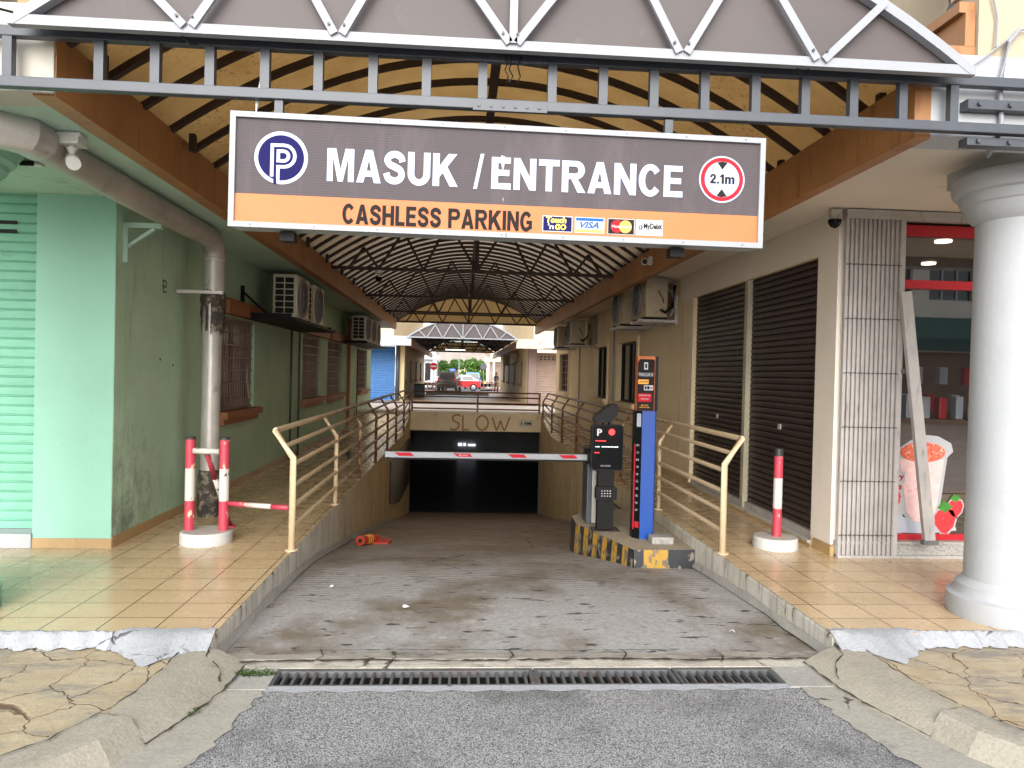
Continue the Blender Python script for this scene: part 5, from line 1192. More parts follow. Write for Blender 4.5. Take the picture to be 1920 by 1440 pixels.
g.mi(1).plate([(1.535+(.036 if i % 2 else .028)*math.cos(2*math.pi*i/32), 1.04+(.036 if i % 2 else .028)*math.sin(2*math.pi*i/32)) for i in range(32)], fr, 0, .001)
random.seed(9)
for z, x0, x1, m in ((.945, 1.37, 1.48, 1), (.885, 1.37, 1.40, 2), (.885, 1.435, 1.60, 2), (.825, 1.365, 1.40, 1)):
    x = x0
    while x < x1: w_ = random.uniform(.008, .014); g.mi(m).rect(x, x+w_, z, z+.009, fr, 0, .001); x += w_+.005
g.mi(3); text_into(g, 'access', fr, 1.43, .69, .016, .1, .01, 0, .001)
g.build('display', [M['cctvwhite'], M['led'], M['ledwhite'], M['cable']], hd)
g = MB(); g.plate(rrect(1.385, 1.60, .355, .485, .02), FZ(0, 7.46, 0), -.05, .03); kp = g.build('keypad', M['black'], t)
g = MB()
for i in range(4):
    for j in range(3): g.rect(1.44+i*.028, 1.452+i*.028, .39+j*.026, .398+j*.026, FZ(0, 7.43, 0), 0, .002)
g.build('keys', M['cctvwhite'], kp)
g = MB()
for x in (1.45, 1.515): g.tube([(x, 7.49, 1.11), (x, 7.49, 1.21)], .014, 10)
g.build('neck', M['blackmatte'], t)
g = MB(); g.prism([(1.345, 1.16), (1.36, 1.20), (1.50, 1.315), (1.57, 1.325), (1.588, 1.29), (1.575, 1.21), (1.47, 1.13), (1.37, 1.135)], 7.38, 7.56, 'Y'); g.build('camera_visor', M['black'], t)
t = thing('information_pylon', 'tall blue pylon with black upper board of parking notices', 'pylon', (1.8, 7.15, IT))
g = MB(); g.prism([(1.757, 7.1), (1.885, 7.1), (1.90, 7.12), (1.90, 7.26), (1.757, 7.26)], IT, 1.275, 'Z'); g.build('body', M['blue'], t)
g = MB(); g.prism([(1.70, 7.17), (1.7545, 7.1), (1.7545, 7.26), (1.70, 7.26)], IT, 1.275, 'Z'); g.build('side_panel', M['black'], t)
d_ = Vector((1.7545-1.70, 7.1-7.17, 0)).normalized(); frs = ((1.70, 7.17, 0), tuple(d_), (0, 0, 1), (d_.y, -d_.x, 0))
g = MB(); random.seed(2)
g.mi(0).rect(.004, .02, .12, .95, frs, 0, .002); g.mi(1).plate(rrect(.03, .08, 1.12, 1.25, .01), frs, .0, .003); g.mi(1)
for k in range(10): z = .3+k*.07; text_into(g, random.choice(['PAY', 'GO', 'CARD', 'P', 'IN']), frs, .035, z, .022, .03, .01, 0, .003)
g.mi(0).rect(.03, .08, .3-.16, .3-.1, frs, 0, .002)
g.build('notice_strip', [M['signred'], M['printgrey']], t)
g = MB(); g.box(1.70, 1.872, 7.10, 7.2, 1.277, 1.803, .003); bd = g.build('upper_board', M['orange'], t)
g = MB(); g.box(1.8735, 1.902, 7.095, 7.21, 1.277, 1.806); g.build('board_edge', M['black'], bd)
fr = FZ(0, 7.0995, 0)
g = MB(); g.plate([(1.7015, 1.279), (1.866, 1.279), (1.866, 1.76), (1.855, 1.776), (1.72, 1.776), (1.7015, 1.74)], fr, 0, .002); g.build('board_face', M['letdark'], bd)
fr = FZ(0, 7.097, 0)
g = MB(); g.mi(0).rect(1.762, 1.80, 1.675, 1.745, fr, 0, .001); g.mi(3).rect(1.772, 1.79, 1.69, 1.73, fr, .001, .002)
g.mi(0); text_into(g, 'THE MANJA SQUARE ONE', fr, 1.708, 1.60, .045, .145, .015, 0, .001)
g.mi(1).plate(rrect(1.708, 1.81, 1.535, 1.58, .01), fr, 0, .001); g.mi(3); text_into(g, 'CASHLESS PARKING', fr, 1.714, 1.55, .016, .09, .01, .001, .002)
g.mi(0).plate(rrect(1.765, 1.856, 1.475, 1.525, .008), fr, 0, .001); g.mi(3).rect(1.772, 1.79, 1.485, 1.515, fr, .001, .002); g.mi(3).rect(1.796, 1.82, 1.485, 1.515, fr, .001, .002); g.mi(2).rect(1.828, 1.85, 1.492, 1.506, fr, .001, .002)
g.mi(2).plate(rrect(1.71, 1.84, 1.365, 1.445, .006), fr, 0, .001); g.mi(0); text_into(g, 'ENTRY BY TAP', fr, 1.72, 1.418, .014, .11, .01, .001, .002); text_into(g, 'TAP IN OUT', fr, 1.735, 1.385, .014, .08, .01, .001, .002)
g.mi(1); text_into(g, 'NO CASH', fr, 1.74, 1.325, .012, .07, .01, 0, .001); text_into(g, 'ACCEPTED HERE', fr, 1.725, 1.305, .012, .1, .01, 0, .001)
g.build('notices', [M['printgrey'], M['gold'], M['signred'], M['letdark']], bd)
# ================================================================== AIR CONDITIONERS
def make_ac(mat, mirror_label):
    t = thing('air_conditioner', mirror_label, 'air conditioner', (0, 0, 0), 'outdoor air conditioner units on the alley walls')
    g = MB(); g.box(-.4, .4, -.16, .16, 0, .57, .02); g.build('casing', mat, t)
    g = MB(); fx = -.1; g.lathe([(.255, -.163), (.265, -.185), (.24, -.195), (.235, -.17)], (fx, 0, .285), 36, 'Y', cap=False)
    for r_ in (.05, .085, .12, .155, .19, .22): g.lathe([(r_, -.184), (r_+.006, -.186), (r_, -.188)], (fx, 0, .285), 30, 'Y', cap=False)
    for k in range(12): a = math.pi*k/6; g.bar((fx+.03*math.cos(a), -.186, .285+.03*math.sin(a)), (fx+.24*math.cos(a), -.186, .285+.24*math.sin(a)), .006)
    fg = g.build('fan_grille', M['cable'], t)
    g = MB(); g.lathe([(.24, -.1605), (.24, -.165)], (fx, 0, .285), 30, 'Y'); g.build('fan_recess', M['dark'], fg)
    g = MB(); g.box(-.405, -.4005, -.12, .13, .05, .53); sg = g.build('coil', M['dark'], t)
    g = MB()
    for k in range(7): z = .05+.48*k/6; g.box(-.412, -.4055, -.125, .135, z-.006, z+.006)
    for y in (-.122, .005, .13): g.box(-.4125, -.4056, y-.007, y+.007, .05, .53)
    g.build('coil_guard', mat, sg)
    g = MB(); g.box(.4005, .412, -.06, .1, .36, .5, .004); g.box(.4005, .409, .0, .12, .06, .24, .004); g.build('service_cover', mat, t)
    g = MB(); g.tube([(.41, .02, .38), (.45, .03, .33), (.43, .08, .26), (.41, .1, .2)], .008, 6); g.tube([(.41, .06, .1), (.5, .1, .06), (.5, .2, .15), (.47, .24, .45)], .022, 8); g.build('hose', M['black'], t)
    g = MB(); g.rect(.23, .32, .43, .52, FZ(0, -.1605, 0), 0, .002); g.rect(.27, .36, .08, .2, FZ(0, -.1605, 0), 0, .002); g.build('energy_label', M['kyellow'], t)
    g = MB(); g.box(-.3, -.24, -.18, .18, -.03, 0); g.box(.24, .3, -.18, .18, -.03, 0); g.build('feet', M['blackmatte'], t)
    return t
A1 = make_ac(M['acwhite'], 'first air conditioner on the green wall, nearest the drainpipe'); A2_ = make_ac(M['accream'], 'nearest air conditioner on the cream wall, beside the brown shutters')
def place(o, x, y, z, rz, lab=None):
    o.location = (x, y, z); o.rotation_euler = (0, 0, R(rz)); 
    if lab: o['label'] = lab
place(A1, -2.33, 10.42, 2.28, 90)
for y, z, lab in ((11.55, 2.28, 'second air conditioner on the green wall, on the same black shelf'), (17.55, 2.28, 'first unit of the three far air conditioners on the green wall'), (18.7, 2.28, 'middle unit of the three far air conditioners on the green wall'), (19.85, 2.28, 'last unit of the three far air conditioners on the green wall')):
    place(copy_tree(A1), -2.33, y, z, 90, lab)
place(A2_, 2.78, 10.95, 2.47, -90)
for y, z, lab in ((12.45, 2.47, 'second air conditioner on the cream wall, above the nearest window'), (18.1, 2.37, 'cream air conditioner on the right wall past the two windows'), (20.6, 2.37, 'last brownish air conditioner on the right wall near the cross street')):
    place(copy_tree(A2_), 2.78, y, z, -90, lab)
# ================================================================== CAMERAS, SENSOR, FLOODLIGHT
t = thing('security_camera', 'white security camera hanging from the green soffit beside the big duct', 'camera', (-2.27, 4.5, 2.93))
g = MB(); g.box(-2.33, -2.21, 4.44, 4.56, 2.86, 2.928, .01); g.build('junction_box', M['cctvwhite'], t)
g = MB(); g.tube([(-2.27, 4.5, 2.86), (-2.27, 4.5, 2.80)], .016, 10); g.lathe([(.03, 2.845), (.018, 2.82)], (-2.27, 4.5, 0), 14); g.build('bracket', M['cctvwhite'], t)
g = MB(); g.tube([(-2.235, 4.45, 2.745), (-2.29, 4.54, 2.80)], .038, 14); g.build('housing', M['cctvwhite'], t)
t = thing('security_camera', 'tiny white camera on the mint front wall under the duct', 'camera', (-2.7, 4.93, 2.87))
g = MB(); g.box(-2.76, -2.66, 4.88, 4.95, 2.84, 2.89, .01); g.build('housing', M['cctvwhite'], t)
g = MB(); g.box(-2.77, -2.69, 4.865, 4.879, 2.83, 2.86); g.build('lens', M['dark'], t)
g = MB(); g.tube([(-2.71, 4.92, 2.928), (-2.71, 4.92, 2.89)], .012, 8); g.build('bracket', M['cctvwhite'], t)
t = thing('security_camera', 'dark dome camera hanging from the first roof truss', 'camera', (-1.3, 11.7, 3.15))
g = MB(); g.lathe([(.05, 3.16), (.06, 3.14), (.06, 3.11), (.03, 3.10)], (-1.3, 11.7, 0), 16); g.tube([(-1.3, 11.7, 3.1), (-1.3, 11.7, 3.05)], .015, 8); g.build('mount', M['cctvwhite'], t)
g = MB(); g.lathe([(.01, 2.98), (.04, 2.99), (.055, 3.02), (.05, 3.055)], (-1.3, 11.7, 0), 16); g.build('dome', M['black'], t)
t = thing('security_camera', 'bullet camera on the right ochre beam above the air conditioners', 'camera', (2.3, 9.3, 3.05))
g = MB(); g.box(2.33, 2.37, 9.26, 9.34, 3.02, 3.12); g.tube([(2.34, 9.3, 3.06), (2.28, 9.25, 3.05)], .014, 8); g.build('bracket', M['cctvwhite'], t)
g = MB(); g.tube([(2.22, 9.05, 3.02), (2.28, 9.28, 3.05)], .042, 14); g.build('housing', M['cctvwhite'], t)
g = MB(); g.tube([(2.219, 9.045, 3.0194), (2.22, 9.05, 3.02)], .034, 14); g.build('lens', M['dark'], t)
t = thing('motion_sensor', 'small motion sensor with dark lens on the corner pier', 'sensor', (3.04, 5.99, 2.95))
g = MB(); g.box(3.0, 3.09, 5.94, 6.0, 2.93, 3.02, .006); g.build('housing', M['oldwhite'], t)
g = MB(); g.lathe([(.008, 2.86), (.035, 2.875), (.052, 2.905), (.054, 2.928)], (3.035, 5.955, 0), 16); g.build('lens', M['screen'], t)
t = thing('floodlight', 'dark floodlight arm on the upper cream wall at the top right', 'floodlight', (3.04, 4.5, 3.9))
g = MB(); g.bar((3.05, 4.55, 3.98), (2.95, 4.45, 4.2), .05, .03); g.bar((3.0, 4.5, 3.92), (3.06, 4.35, 4.2), .05, .03); g.build('arm', M['charcoal'], t)
g = MB(); g.lathe([(.04, -.03), (.045, 0), (.04, .03)], (3.02, 4.52, 3.9), 14, 'Y'); g.build('pivot', M['charcoal'], t)
g = MB(); g.box(2.75, 3.0, 4.3, 4.45, 4.2, 4.4, .02); g.build('lamp_head', M['charcoal'], t)
# loose duct-tape edge: timber and bag on the left walkway
g = MB(); g.bar((-1.75, 12.2, TZ+.03), (-2.0, 13.6, TZ+.03), .1, .04); tag(g.build('timber_plank', M['rustbrown']), 'dark timber plank lying on the left walkway behind the railing', 'plank')
g = MB(); g.bar((-2.2, 14.5, TZ+.03), (-2.5, 16.4, TZ+.05), .12, .05); tag(g.build('timber_plank', M['wood']), 'brown timber plank along the green wall below the barred windows', 'plank')
# ================================================================== BEYOND THE CROSS STREET
def far_block(s):
    nm, lab = ('yellow_building', 'yellow cream shophouse beyond the cross street with blue shutter') if s < 0 else ('brown_building', 'cream and taupe shophouse beyond the cross street with taupe shutter')
    B = thing(nm, lab, 'building', (s*5, 33.2, .3)); X = -2.78 if s < 0 else 3.0; o = X+s*11
    bx = lambda g, xa, xb, *r: g.box(min(xa, xb), max(xa, xb), *r)
    wallm = M['yellowcream'] if s < 0 else M['cream']
    g = MB(); fr = FXP(X, 0, 0) if s < 0 else FXN(X, 0, 0); sg = 1 if s < 0 else -1
    wins = [tuple(sorted((sg*a, sg*b)))+(1.15, 2.25) for a, b in ((36.5, 38), (41, 42.5), (46, 47.5), (51, 53))]
    u0, u1 = sorted((sg*33.4, sg*57)); holed(g, fr, u0, u1, 0, 3.05, wins, .12); g.build('side_wall', wallm, B)
    for h in wins: grilled_window(B, fr, *h, 6, 6, grillm, M['blackmatte'], M['brown'], None)
    g = MB(); bx(g, X, X-s*.3, 33.0, 33.4, .2, 2.8)if s < 0 else bx(g, X-s*.0, X+s*.36, 33.0, 33.4, .2, 2.8); g.build('pillar', M['yellowcream'] if s < 0 else M['taupe'], B)
    xs_ = X+s*.12 if s < 0 else X+s*.36
    g = MB(); a, b = sorted((sg*0+xs_, xs_+s*1.5)); slats(g, FZ(0, 33.2, 0), a, b, .3, 2.72 if s < 0 else 2.6, .11, 1); g.build('roller_shutter', M['blueshutter'] if s < 0 else M['taupeshutter'], B)
    if s < 0:
        g = MB()
        for i in range(12): x = a+.06+i*(b-a)/12; g.box(x, x+.02, 33.15, 33.185, .32, 2.7)
        g.build('vertical_bars', M['blueshutter'], B)
        g = MB(); g.tube([(X+.02, 32.9, .3), (X+.02, 32.9, 3.0)], .09, 12); g.build('downpipe', M['charcoal'], B)
    else:
        g = MB()
        for i in range(5): g.rect(a+.15+i*.18, a+.25+i*.18, 2.38, 2.43, FZ(0, 33.18, 0), 0, .004); g.rect(a+.15+i*.18, a+.25+i*.18, 2.27, 2.32, FZ(0, 33.18, 0), 0, .004)
        g.build('vent_slots', M['dark'], B)
    g = MB(); bx(g, xs_+s*1.5, o, 33.15, 33.4, .2, 2.9); bx(g, X, o, 33.1, 33.4, 2.74, 3.05); g.build('front_wall', wallm, B)
    g = MB(); bx(g, X+s*.02-s*.7, o, 31.46, 31.7, 2.70, 3.10); g.build('front_beam', M['white'] if s < 0 else M['oldwhite'], B)
    g = MB(); xf = X-s*.62; bx(g, xf, xf+s*.1, 31.7, 57, 2.72, 3.04); g.build('fascia_beam', M['fascia'], B)
    g = MB(); a, b = sorted((xf, o)); g.quad((a, 31.5, 2.90), (b, 31.5, 2.90), (b, 33.3, 2.90), (a, 33.3, 2.90)); g.quad((X, 33.3, 2.9), (xf, 33.3, 2.9), (xf, 57, 2.9), (X, 57, 2.9)); g.quad((X, 33.3, 3.06), (xf, 33.3, 3.06), (xf, 57, 3.06), (X, 57, 3.06)); g.build('soffit', M['beige'], B)
    g = MB(); bx(g, X+s*.1, o, 32.0, 32.3, 3.102, 10.5); bx(g, X+s*.1, X+s*.5, 32.3, 57, 3.1, 10.5); g.build('upper_wall', M['cream'], B)
    g = MB()
    for k in range(3): x = X+s*(1.2+k*2); g.box(x-.5, x+.5, 31.97, 32.0, 4.6, 5.9)
    g.build('upper_windows', M['glassdark'], B)
    if s > 0:
        g = MB(); g.rect(-42.4, -42.1, .9, 2.3, FXN(X-.005, 0, 0), 0, .02); g.rect(-47.3, -47, .9, 2.3, FXN(X-.005, 0, 0), 0, .02); g.build('pale_panels', M['printwhite'], B)
        g = MB(); g.box(X+.5, X+1.7, 31.4, 31.44, 2.75, 2.82); g.build('lintel_strip', M['white'], B)
    return B
far_block(-1); far_block(1)
for y, lab in ((39.5, 'brownish air conditioner on the cream wall beyond the cross street'), (44.5, 'furthest air conditioner on the cream wall beyond the cross street')): place(copy_tree(A2_), 2.72, y, 2.15, -90, lab)
t = thing('litter_bin', 'dark green square bin standing inside the second arcade', 'bin', (-2.18, 40, .28))
g = MB(); g.box(-2.45, -1.9, 39.8, 40.3, .28, .92, .02); g.build('body', paint('dark_green_bin', (.02, .04, .035), .5, .1, 5), t)
g = MB(); g.box(-2.47, -1.88, 39.78, 40.32, .922, .98, .02); g.build('lid', M['blackmatte'], t)
t = thing('planter_wall', 'low beige wall across the far arcade floor', 'low wall', (-.2, 46, .25))
g = MB(); g.box(-2.1, 1.75, 45.9, 46.2, .2, .42, .01); g.build('wall', M['beige'], t)
g = MB(); g.box(-2.12, 1.77, 45.88, 46.22, .422, .45); g.build('coping', M['cream'], t)
t = thing('railing', 'small rusty railing in front of the parked black van', 'railing', (-.9, 52, .15))
for x in (-1.75, -.95, -.1): g = MB(); g.box(x-.025, x+.025, 51.97, 52.03, .12, 1.0); g.build('post', M['rail'], t)
for z in (.35, .58, .8, .98): g = MB(); g.tube([(-1.75, 52, z), (-.1, 52, z)], .022, 8); g.build('rail', M['rail'], t)
def barricade(x, y, lab, m1):
    t = thing('barricade', lab, 'barricade', (x, y, .05), 'barricades at the end of the arcade')
    g = MB()
    for dx in (-.45, .45): g.tube([(x+dx, y, .02), (x+dx, y, .95)], .025, 8)
    g.tube([(x-.45, y, .95), (x+.45, y, .95)], .025, 8); g.build('frame', M['rail'], t)
    g = MB()
    for k in range(6): g.mi(k % 2).rect(x-.42+k*.14, x-.42+(k+1)*.14, .62, .86, FZ(0, y-.03, 0), 0, .02)
    g.mi(0).rect(x-.42, x+.42, .3, .4, FZ(0, y-.03, 0), 0, .02); g.build('boards', [m1, M['printwhite']], t)
barricade(-2.25, 56, 'orange slatted barricade left of the black van', M['orange'])
barricade(1.95, 56, 'blue and white striped barricade right of the red taxi', M['navy'])
barricade(2.45, 57, 'red and white striped barricade beside the standing person', M['signred'])
# cars ------------------------------------------------------------------------------------------------
def car(label, kind, body, roofm, loc, rz, van=False):
    t = thing('parked_car', label, 'car', (0, 0, 0), 'cars parked in the street beyond the arcade'); Lh, Wh = (2.05, .84) if van else (2.2, .86)
    # local: length along x (front +x), width y
    if van: low = [(-2.05, .32), (-2.08, .6), (-2.03, .95), (1.2, .98), (1.95, .82), (2.05, .6), (2.02, .32)]; cab = [(-2.0, .95), (-1.88, 1.62), (-1.7, 1.7), (.45, 1.68), (1.25, .98)]
    else: low = [(-2.18, .34), (-2.2, .62), (-2.12, .86), (-1.5, .92), (1.0, .90), (1.95, .76), (2.18, .58), (2.16, .34)]; cab = [(-1.75, .91), (-1.05, 1.38), (-.7, 1.44), (.25, 1.43), (1.15, .89)]
    def shell(prof, w0, w1, zlo, zhi, bev=.05):
        g = MB(); k = len(prof); rings = []
        for sy, f in ((-1, .94), (-1, 1), (1, 1), (1, .94)):
            c_ = .94 if f < 1 else 1
            def wid(z): return w0+(w1-w0)*max(0, min(1, (z-zlo)/(zhi-zlo)))
            rings.append(g.add([(x*(.985 if f < 1 else 1), sy*(wid(z) if f < 1 else wid(z)-.05), z) for x, z in prof]))
        order = [rings[0], rings[1], rings[2], rings[3]]
        order = [rings[0], rings[1], rings[2], rings[3]]
        for a, b in zip(order, order[1:]):
            for i in range(k): g.face((a+i, a+(i+1) % k, b+(i+1) % k, b+i))
        g.face([rings[0]+i for i in range(k)]); g.face([rings[3]+i for i in range(k)][::-1]); return g
    shell(low, Wh, Wh, .3, 1).build('body', body, t)
    c_ = shell(cab, Wh-.04, Wh-.2, .9, 1.6).build('cabin', roofm, t)
    zt = cab[2][1]; zb = .95
    g = MB()
    def wid(z): return Wh-.04+(-.16)*max(0, min(1, (z-.9)/.7))
    fx, rx_ = cab[4][0], cab[0][0]
    for sy in (-1, 1):
        for a, b in (((rx_+.35), -.35), (-.28, fx-.35)):
            z0, z1 = zb+.02, zt-.12; y0, y1 = sy*(wid(z0)+.004), sy*(wid(z1)+.004)
            xa1 = a+(.28 if a < -.3 else 0); xb1 = b-(.45 if b > 0 else 0)
            n = g.add([(a, y0, z0), (b, y0, z0), (xb1, y1, z1), (xa1, y1, z1)]); g.face((n, n+1, n+2, n+3))
    g.build('side_window', M['glassdark'], t)
    g = MB()
    for p, q in ((cab[0], cab[1]), (cab[4], cab[3])):
        dx = -.012 if p[0] < 0 else .012
        a = Vector(p).lerp(Vector(q), .12); b = Vector(p).lerp(Vector(q), .9); wa, wb = wid(a.y)-.14, wid(b.y)-.14
        n = g.add([(a.x+dx, -wa, a.y+.006), (a.x+dx, wa, a.y+.006), (b.x+dx, wb, b.y+.006), (b.x+dx, -wb, b.y+.006)]); g.face((n, n+1, n+2, n+3))
    g.build('windscreen', M['glassdark'], t)
    for x in (-1.3, 1.32):
        for sy in (-1, 1):
            g = MB(); g.lathe([(.2, -.1), (.31, -.1), (.325, -.06), (.325, .06), (.31, .1), (.2, .1)], (x, sy*(Wh-.1), .325), 24, 'Y'); wh = g.build('wheel', M['tyre'], t)
            g = MB(); g.lathe([(.19, -.012), (.2, .0), (.12, .012)], (x, sy*(Wh+.012), .325), 20, 'Y'); g.build('rim', M['chrome'], wh)
    for sy in (-1, 1):
        xr = -2.09 if van else -2.2; zl = .95 if van else .72
        g = MB(); g.box(xr-.012, xr+.06, sy*.68-.05, sy*.68+.05, zl-.1, zl+(.22 if van else .04)); g.build('tail_light', M['signred'], t)
        xf = 2.0 if van else 2.1; g = MB(); g.box(xf-.05, xf+.06, sy*.6-.14, sy*.6+.14, .58, .7); g.build('headlight', M['chrome'], t)
    g = MB(); xr = -2.1 if van else -2.215; g.box(xr-.006, xr+.03, -.24, .24, .78 if van else .52, .88 if van else .62); g.build('number_plate', M['letdark'], t)
    t.location = loc; t.rotation_euler = (0, 0, R(rz)); return t
car('black van seen from behind, parked nearest the arcade end', 'van', M['carblack'], M['carblack'], (-.93, 63.5, 0), 84, True)
car('red taxi with a white roof parked side-on behind the black van', 'taxi', M['carred'], M['carwhite'], (-.15, 68, 0), 180)
car('white car behind the black van at the left', 'sedan', M['carwhite'], M['carwhite'], (-1.6, 73, 0), 180)
car('pale blue van standing behind the red taxi', 'van', M['carblue'], M['carblue'], (1.22, 77, 0), 90, True)
# person ---------------------------------------------------------------------------------------------
def person(loc, rz):
    t = thing('person', 'person in dark clothes standing at the end of the arcade by the wall', 'person', (0, 0, 0))
    V = [((0, 0, .95), .13), ((0, 0, 1.12), .12), ((0, .01, 1.32), .135), ((0, .01, 1.43), .07), ((0, 0, 1.5), .052), ((0, -.01, 1.58), .088), ((0, -.01, 1.66), .075),
         ((-.16, .01, 1.39), .06), ((-.23, .02, 1.14), .042), ((-.2, -.1, .95), .034), ((-.19, -.15, .88), .03), ((.16, .01, 1.39), .06), ((.24, .03, 1.14), .042), ((.17, -.12, 1.05), .034), ((.1, -.18, 1.1), .03),
         ((-.09, 0, .86), .095), ((-.11, .0, .48), .062), ((-.12, .03, .1), .042), ((-.125, -.12, .04), .035), ((.09, 0, .86), .095), ((.12, -.03, .48), .062), ((.14, .02, .1), .042), ((.15, -.13, .04), .035)]
    E = [(0, 1), (1, 2), (2, 3), (3, 4), (4, 5), (5, 6), (3, 7), (7, 8), (8, 9), (9, 10), (3, 11), (11, 12), (12, 13), (13, 14), (0, 15), (15, 16), (16, 17), (17, 18), (0, 19), (19, 20), (20, 21), (21, 22)]
    me = bpy.data.meshes.new('body'); me.from_pydata([v for v, r_ in V], E, []); o = bpy.data.objects.new('tmp', me); COL.objects.link(o)
    md = o.modifiers.new('s', 'SKIN'); 
    for i, (v, r_) in enumerate(V): me.skin_vertices[0].data[i].radius = (r_, r_*.8 if i < 4 else r_)
    me.skin_vertices[0].data[0].use_root = True
    sub = o.modifiers.new('u', 'SUBSURF'); sub.levels = 2; sub.render_levels = 2
    bpy.context.view_layer.update(); m2 = bpy.data.meshes.new_from_object(o.evaluated_get(bpy.context.evaluated_depsgraph_get())); bpy.data.objects.remove(o)
    m2.materials.clear(); [m2.materials.append(m) for m in (M['skin'], M['person'], M['letdark'])]
    for p in m2.polygons:
        c = p.center; p.use_smooth = True; p.material_index = 0 if c.z > 1.47 or (abs(c.x) > .15 and c.z < 1.08 and c.z > .8) or (c.y < -.08 and c.z > .9 and c.z < 1.2) else (1 if c.z > .9 else 2)
    b = bpy.data.objects.new('body', m2); COL.objects.link(b); b.parent = t
    g = MB(); g.smooth = True; g.lathe([(.02, 1.745), (.06, 1.735), (.092, 1.69), (.1, 1.63), (.095, 1.57)], (0, .012, 0), 16, cap=False); g.build('hair', M['hair'], t)
    g = MB()
    for sx in (-1, 1): g.lathe([(.006, -.098), (.012, -.092)], (sx*.032, 0, 1.605), 8, 'Y')
    g.bar((0, -.1, 1.60), (0, -.108, 1.57), .02); g.bar((-.025, -.09, 1.535), (.025, -.09, 1.535), .01); g.build('face_features', M['hair'], t)
    t.location = loc; t.rotation_euler = (0, 0, R(rz))
person((2.95, 62, 0), 30)
# signs, poles ----------------------------------------------------------------------------------------
t = thing('no_entry_sign', 'round red no entry sign with a white bar on a thin pole', 'road sign', (-2.1, 58, .03)); fr = FZ(-2.1, 57.96, 2.07)
g = MB(); g.tube([(-2.1, 58, 0), (-2.1, 58, 2.3)], .03, 8); g.build('pole', M['cable'], t)
g = MB(); g.mi(0).disc(0, 0, .3, fr, -.01, 0, 32); g.mi(1).disc(0, 0, .285, fr, 0, .004, 32); g.mi(0).rect(-.22, .22, -.055, .055, fr, .004, .008); g.build('disc', [M['printwhite'], M['signred']], t)
t = thing('street_sign', 'small blue street name plate on two legs before the shrubs', 'street sign', (-.82, 74, 0)); fr = FZ(-.82, 73.9, 1.9)
g = MB(); g.rect(-.3, .3, -.14, .14, fr, 0, .03); g.build('plate', M['signblue'], t)
g = MB(); g.rect(-.22, .22, .02, .05, fr, .03, .034); g.rect(-.18, .18, -.06, -.03, fr, .03, .034); g.build('name_bars', M['printwhite'], t)
g = MB(); [g.tube([(-.82+dx, 73.95, 0), (-.82+dx, 73.95, 1.8)], .025, 6) for dx in (-.25, .25)]; g.build('legs', M['cable'], t)
t = thing('lamp_post', 'tall thin grey lamp post rising in front of the shrubs', 'lamp post', (-.2, 80, 0))
g = MB(); g.tube([(-.2, 80, 0), (-.2, 80, 4), (-.2, 80, 7)], .05, 8, rad=[.07, .05, .04]); g.build('pole', M['cable'], t); g = MB(); g.tube([(-.2, 80, 7), (-.2, 79.2, 7.3)], .03, 6); g.box(-.3, -.1, 78.6, 79.2, 7.25, 7.35); g.build('lantern', M['cctvwhite'], t)
t = thing('round_mirror', 'round traffic mirror on a pole by the pinkish corner', 'traffic mirror', (2.3, 76, 0)); g = MB(); g.tube([(2.3, 76, 0), (2.3, 76, 2.6)], .03, 8); g.build('pole', M['cable'], t)
g = MB(); g.disc(0, 0, .34, FZ(2.3, 75.9, 2.3), -.02, .0, 28); g.build('mirror', M['charcoal'], t)
# far buildings ---------------------------------------------------------------------------------------
t = thing('white_building', 'pale grey shophouse corner behind the no entry sign', 'building', (-4, 82, 0))
g = MB(); g.box(-14, -2.75, 82, 92, 0, 6.5); g.build('wall', M['greywall'], t); g = MB(); g.box(-14, -2.35, 81.2, 82, 3.0, 3.5); g.build('ledge', M['white'], t)
g = MB(); g.box(-3.05, -2.65, 81.3, 81.7, 0, 3.0); g.build('pillar', M['greywall'], t); g = MB(); g.box(-3.9, -3.3, 81.95, 82, .3, 2.6); g.build('doorway', M['dark'], t); g = MB(); g.box(-3.2, -2.9, 81.95, 82, 4, 4.9); g.build('window', M['glassdark'], t)
t = thing('pink_building', 'pinkish plaster shophouse corner behind the person', 'building', (5, 82, 0))
g = MB(); g.box(3.2, 14, 82, 92, 0, 6.5); g.build('wall', M['pinkwall'], t); g = MB(); g.box(2.5, 14, 81, 82, 2.9, 3.35); g.build('ledge', M['cream'], t); g = MB(); g.box(2.75, 3.1, 81.2, 81.6, 0, 2.9); g.build('pillar', M['pinkwall'], t)
g = MB(); slats(g, FZ(0, 81.95, 0), 3.4, 4.6, .2, 2.6, .16, 1); g.build('shutter', M['taupeshutter'], t); g = MB(); g.tube([(3.55, 80.8, 0), (3.55, 80.8, 3.2)], .12, 10); g.build('downpipe', M['cctvwhite'], t)
t = thing('house', 'house with a broad pale brown tiled roof above the shrubs', 'house', (0, 125, 0))
g = MB(); g.box(-6.5, 6.5, 121, 131, 0, 3.0); g.build('wall', M['cream'], t)
g = MB(); n = g.add([(-7.5, 120, 2.7), (7.5, 120, 2.7), (7.5, 132, 2.7), (-7.5, 132, 2.7), (-2.0, 126, 6.2), (2.2, 126, 6.2)]); [g.face([n+i for i in f]) for f in ((0, 1, 5, 4), (1, 2, 5), (2, 3, 4, 5), (3, 0, 4))]; g.build('roof', M['rooftile'], t)
g = MB(); g.bar((2.2, 125.9, 6.25), (7.5, 119.9, 2.75), .25); g.bar((-2, 125.9, 6.25), (-7.5, 119.9, 2.75), .25); g.build('hip_tiles', M['brown'], t)
g = MB(); g.box(-2, -1, 120.95, 121, 1, 2.2); g.box(1, 2, 120.95, 121, 1, 2.2); g.build('window', M['glassdark'], t)
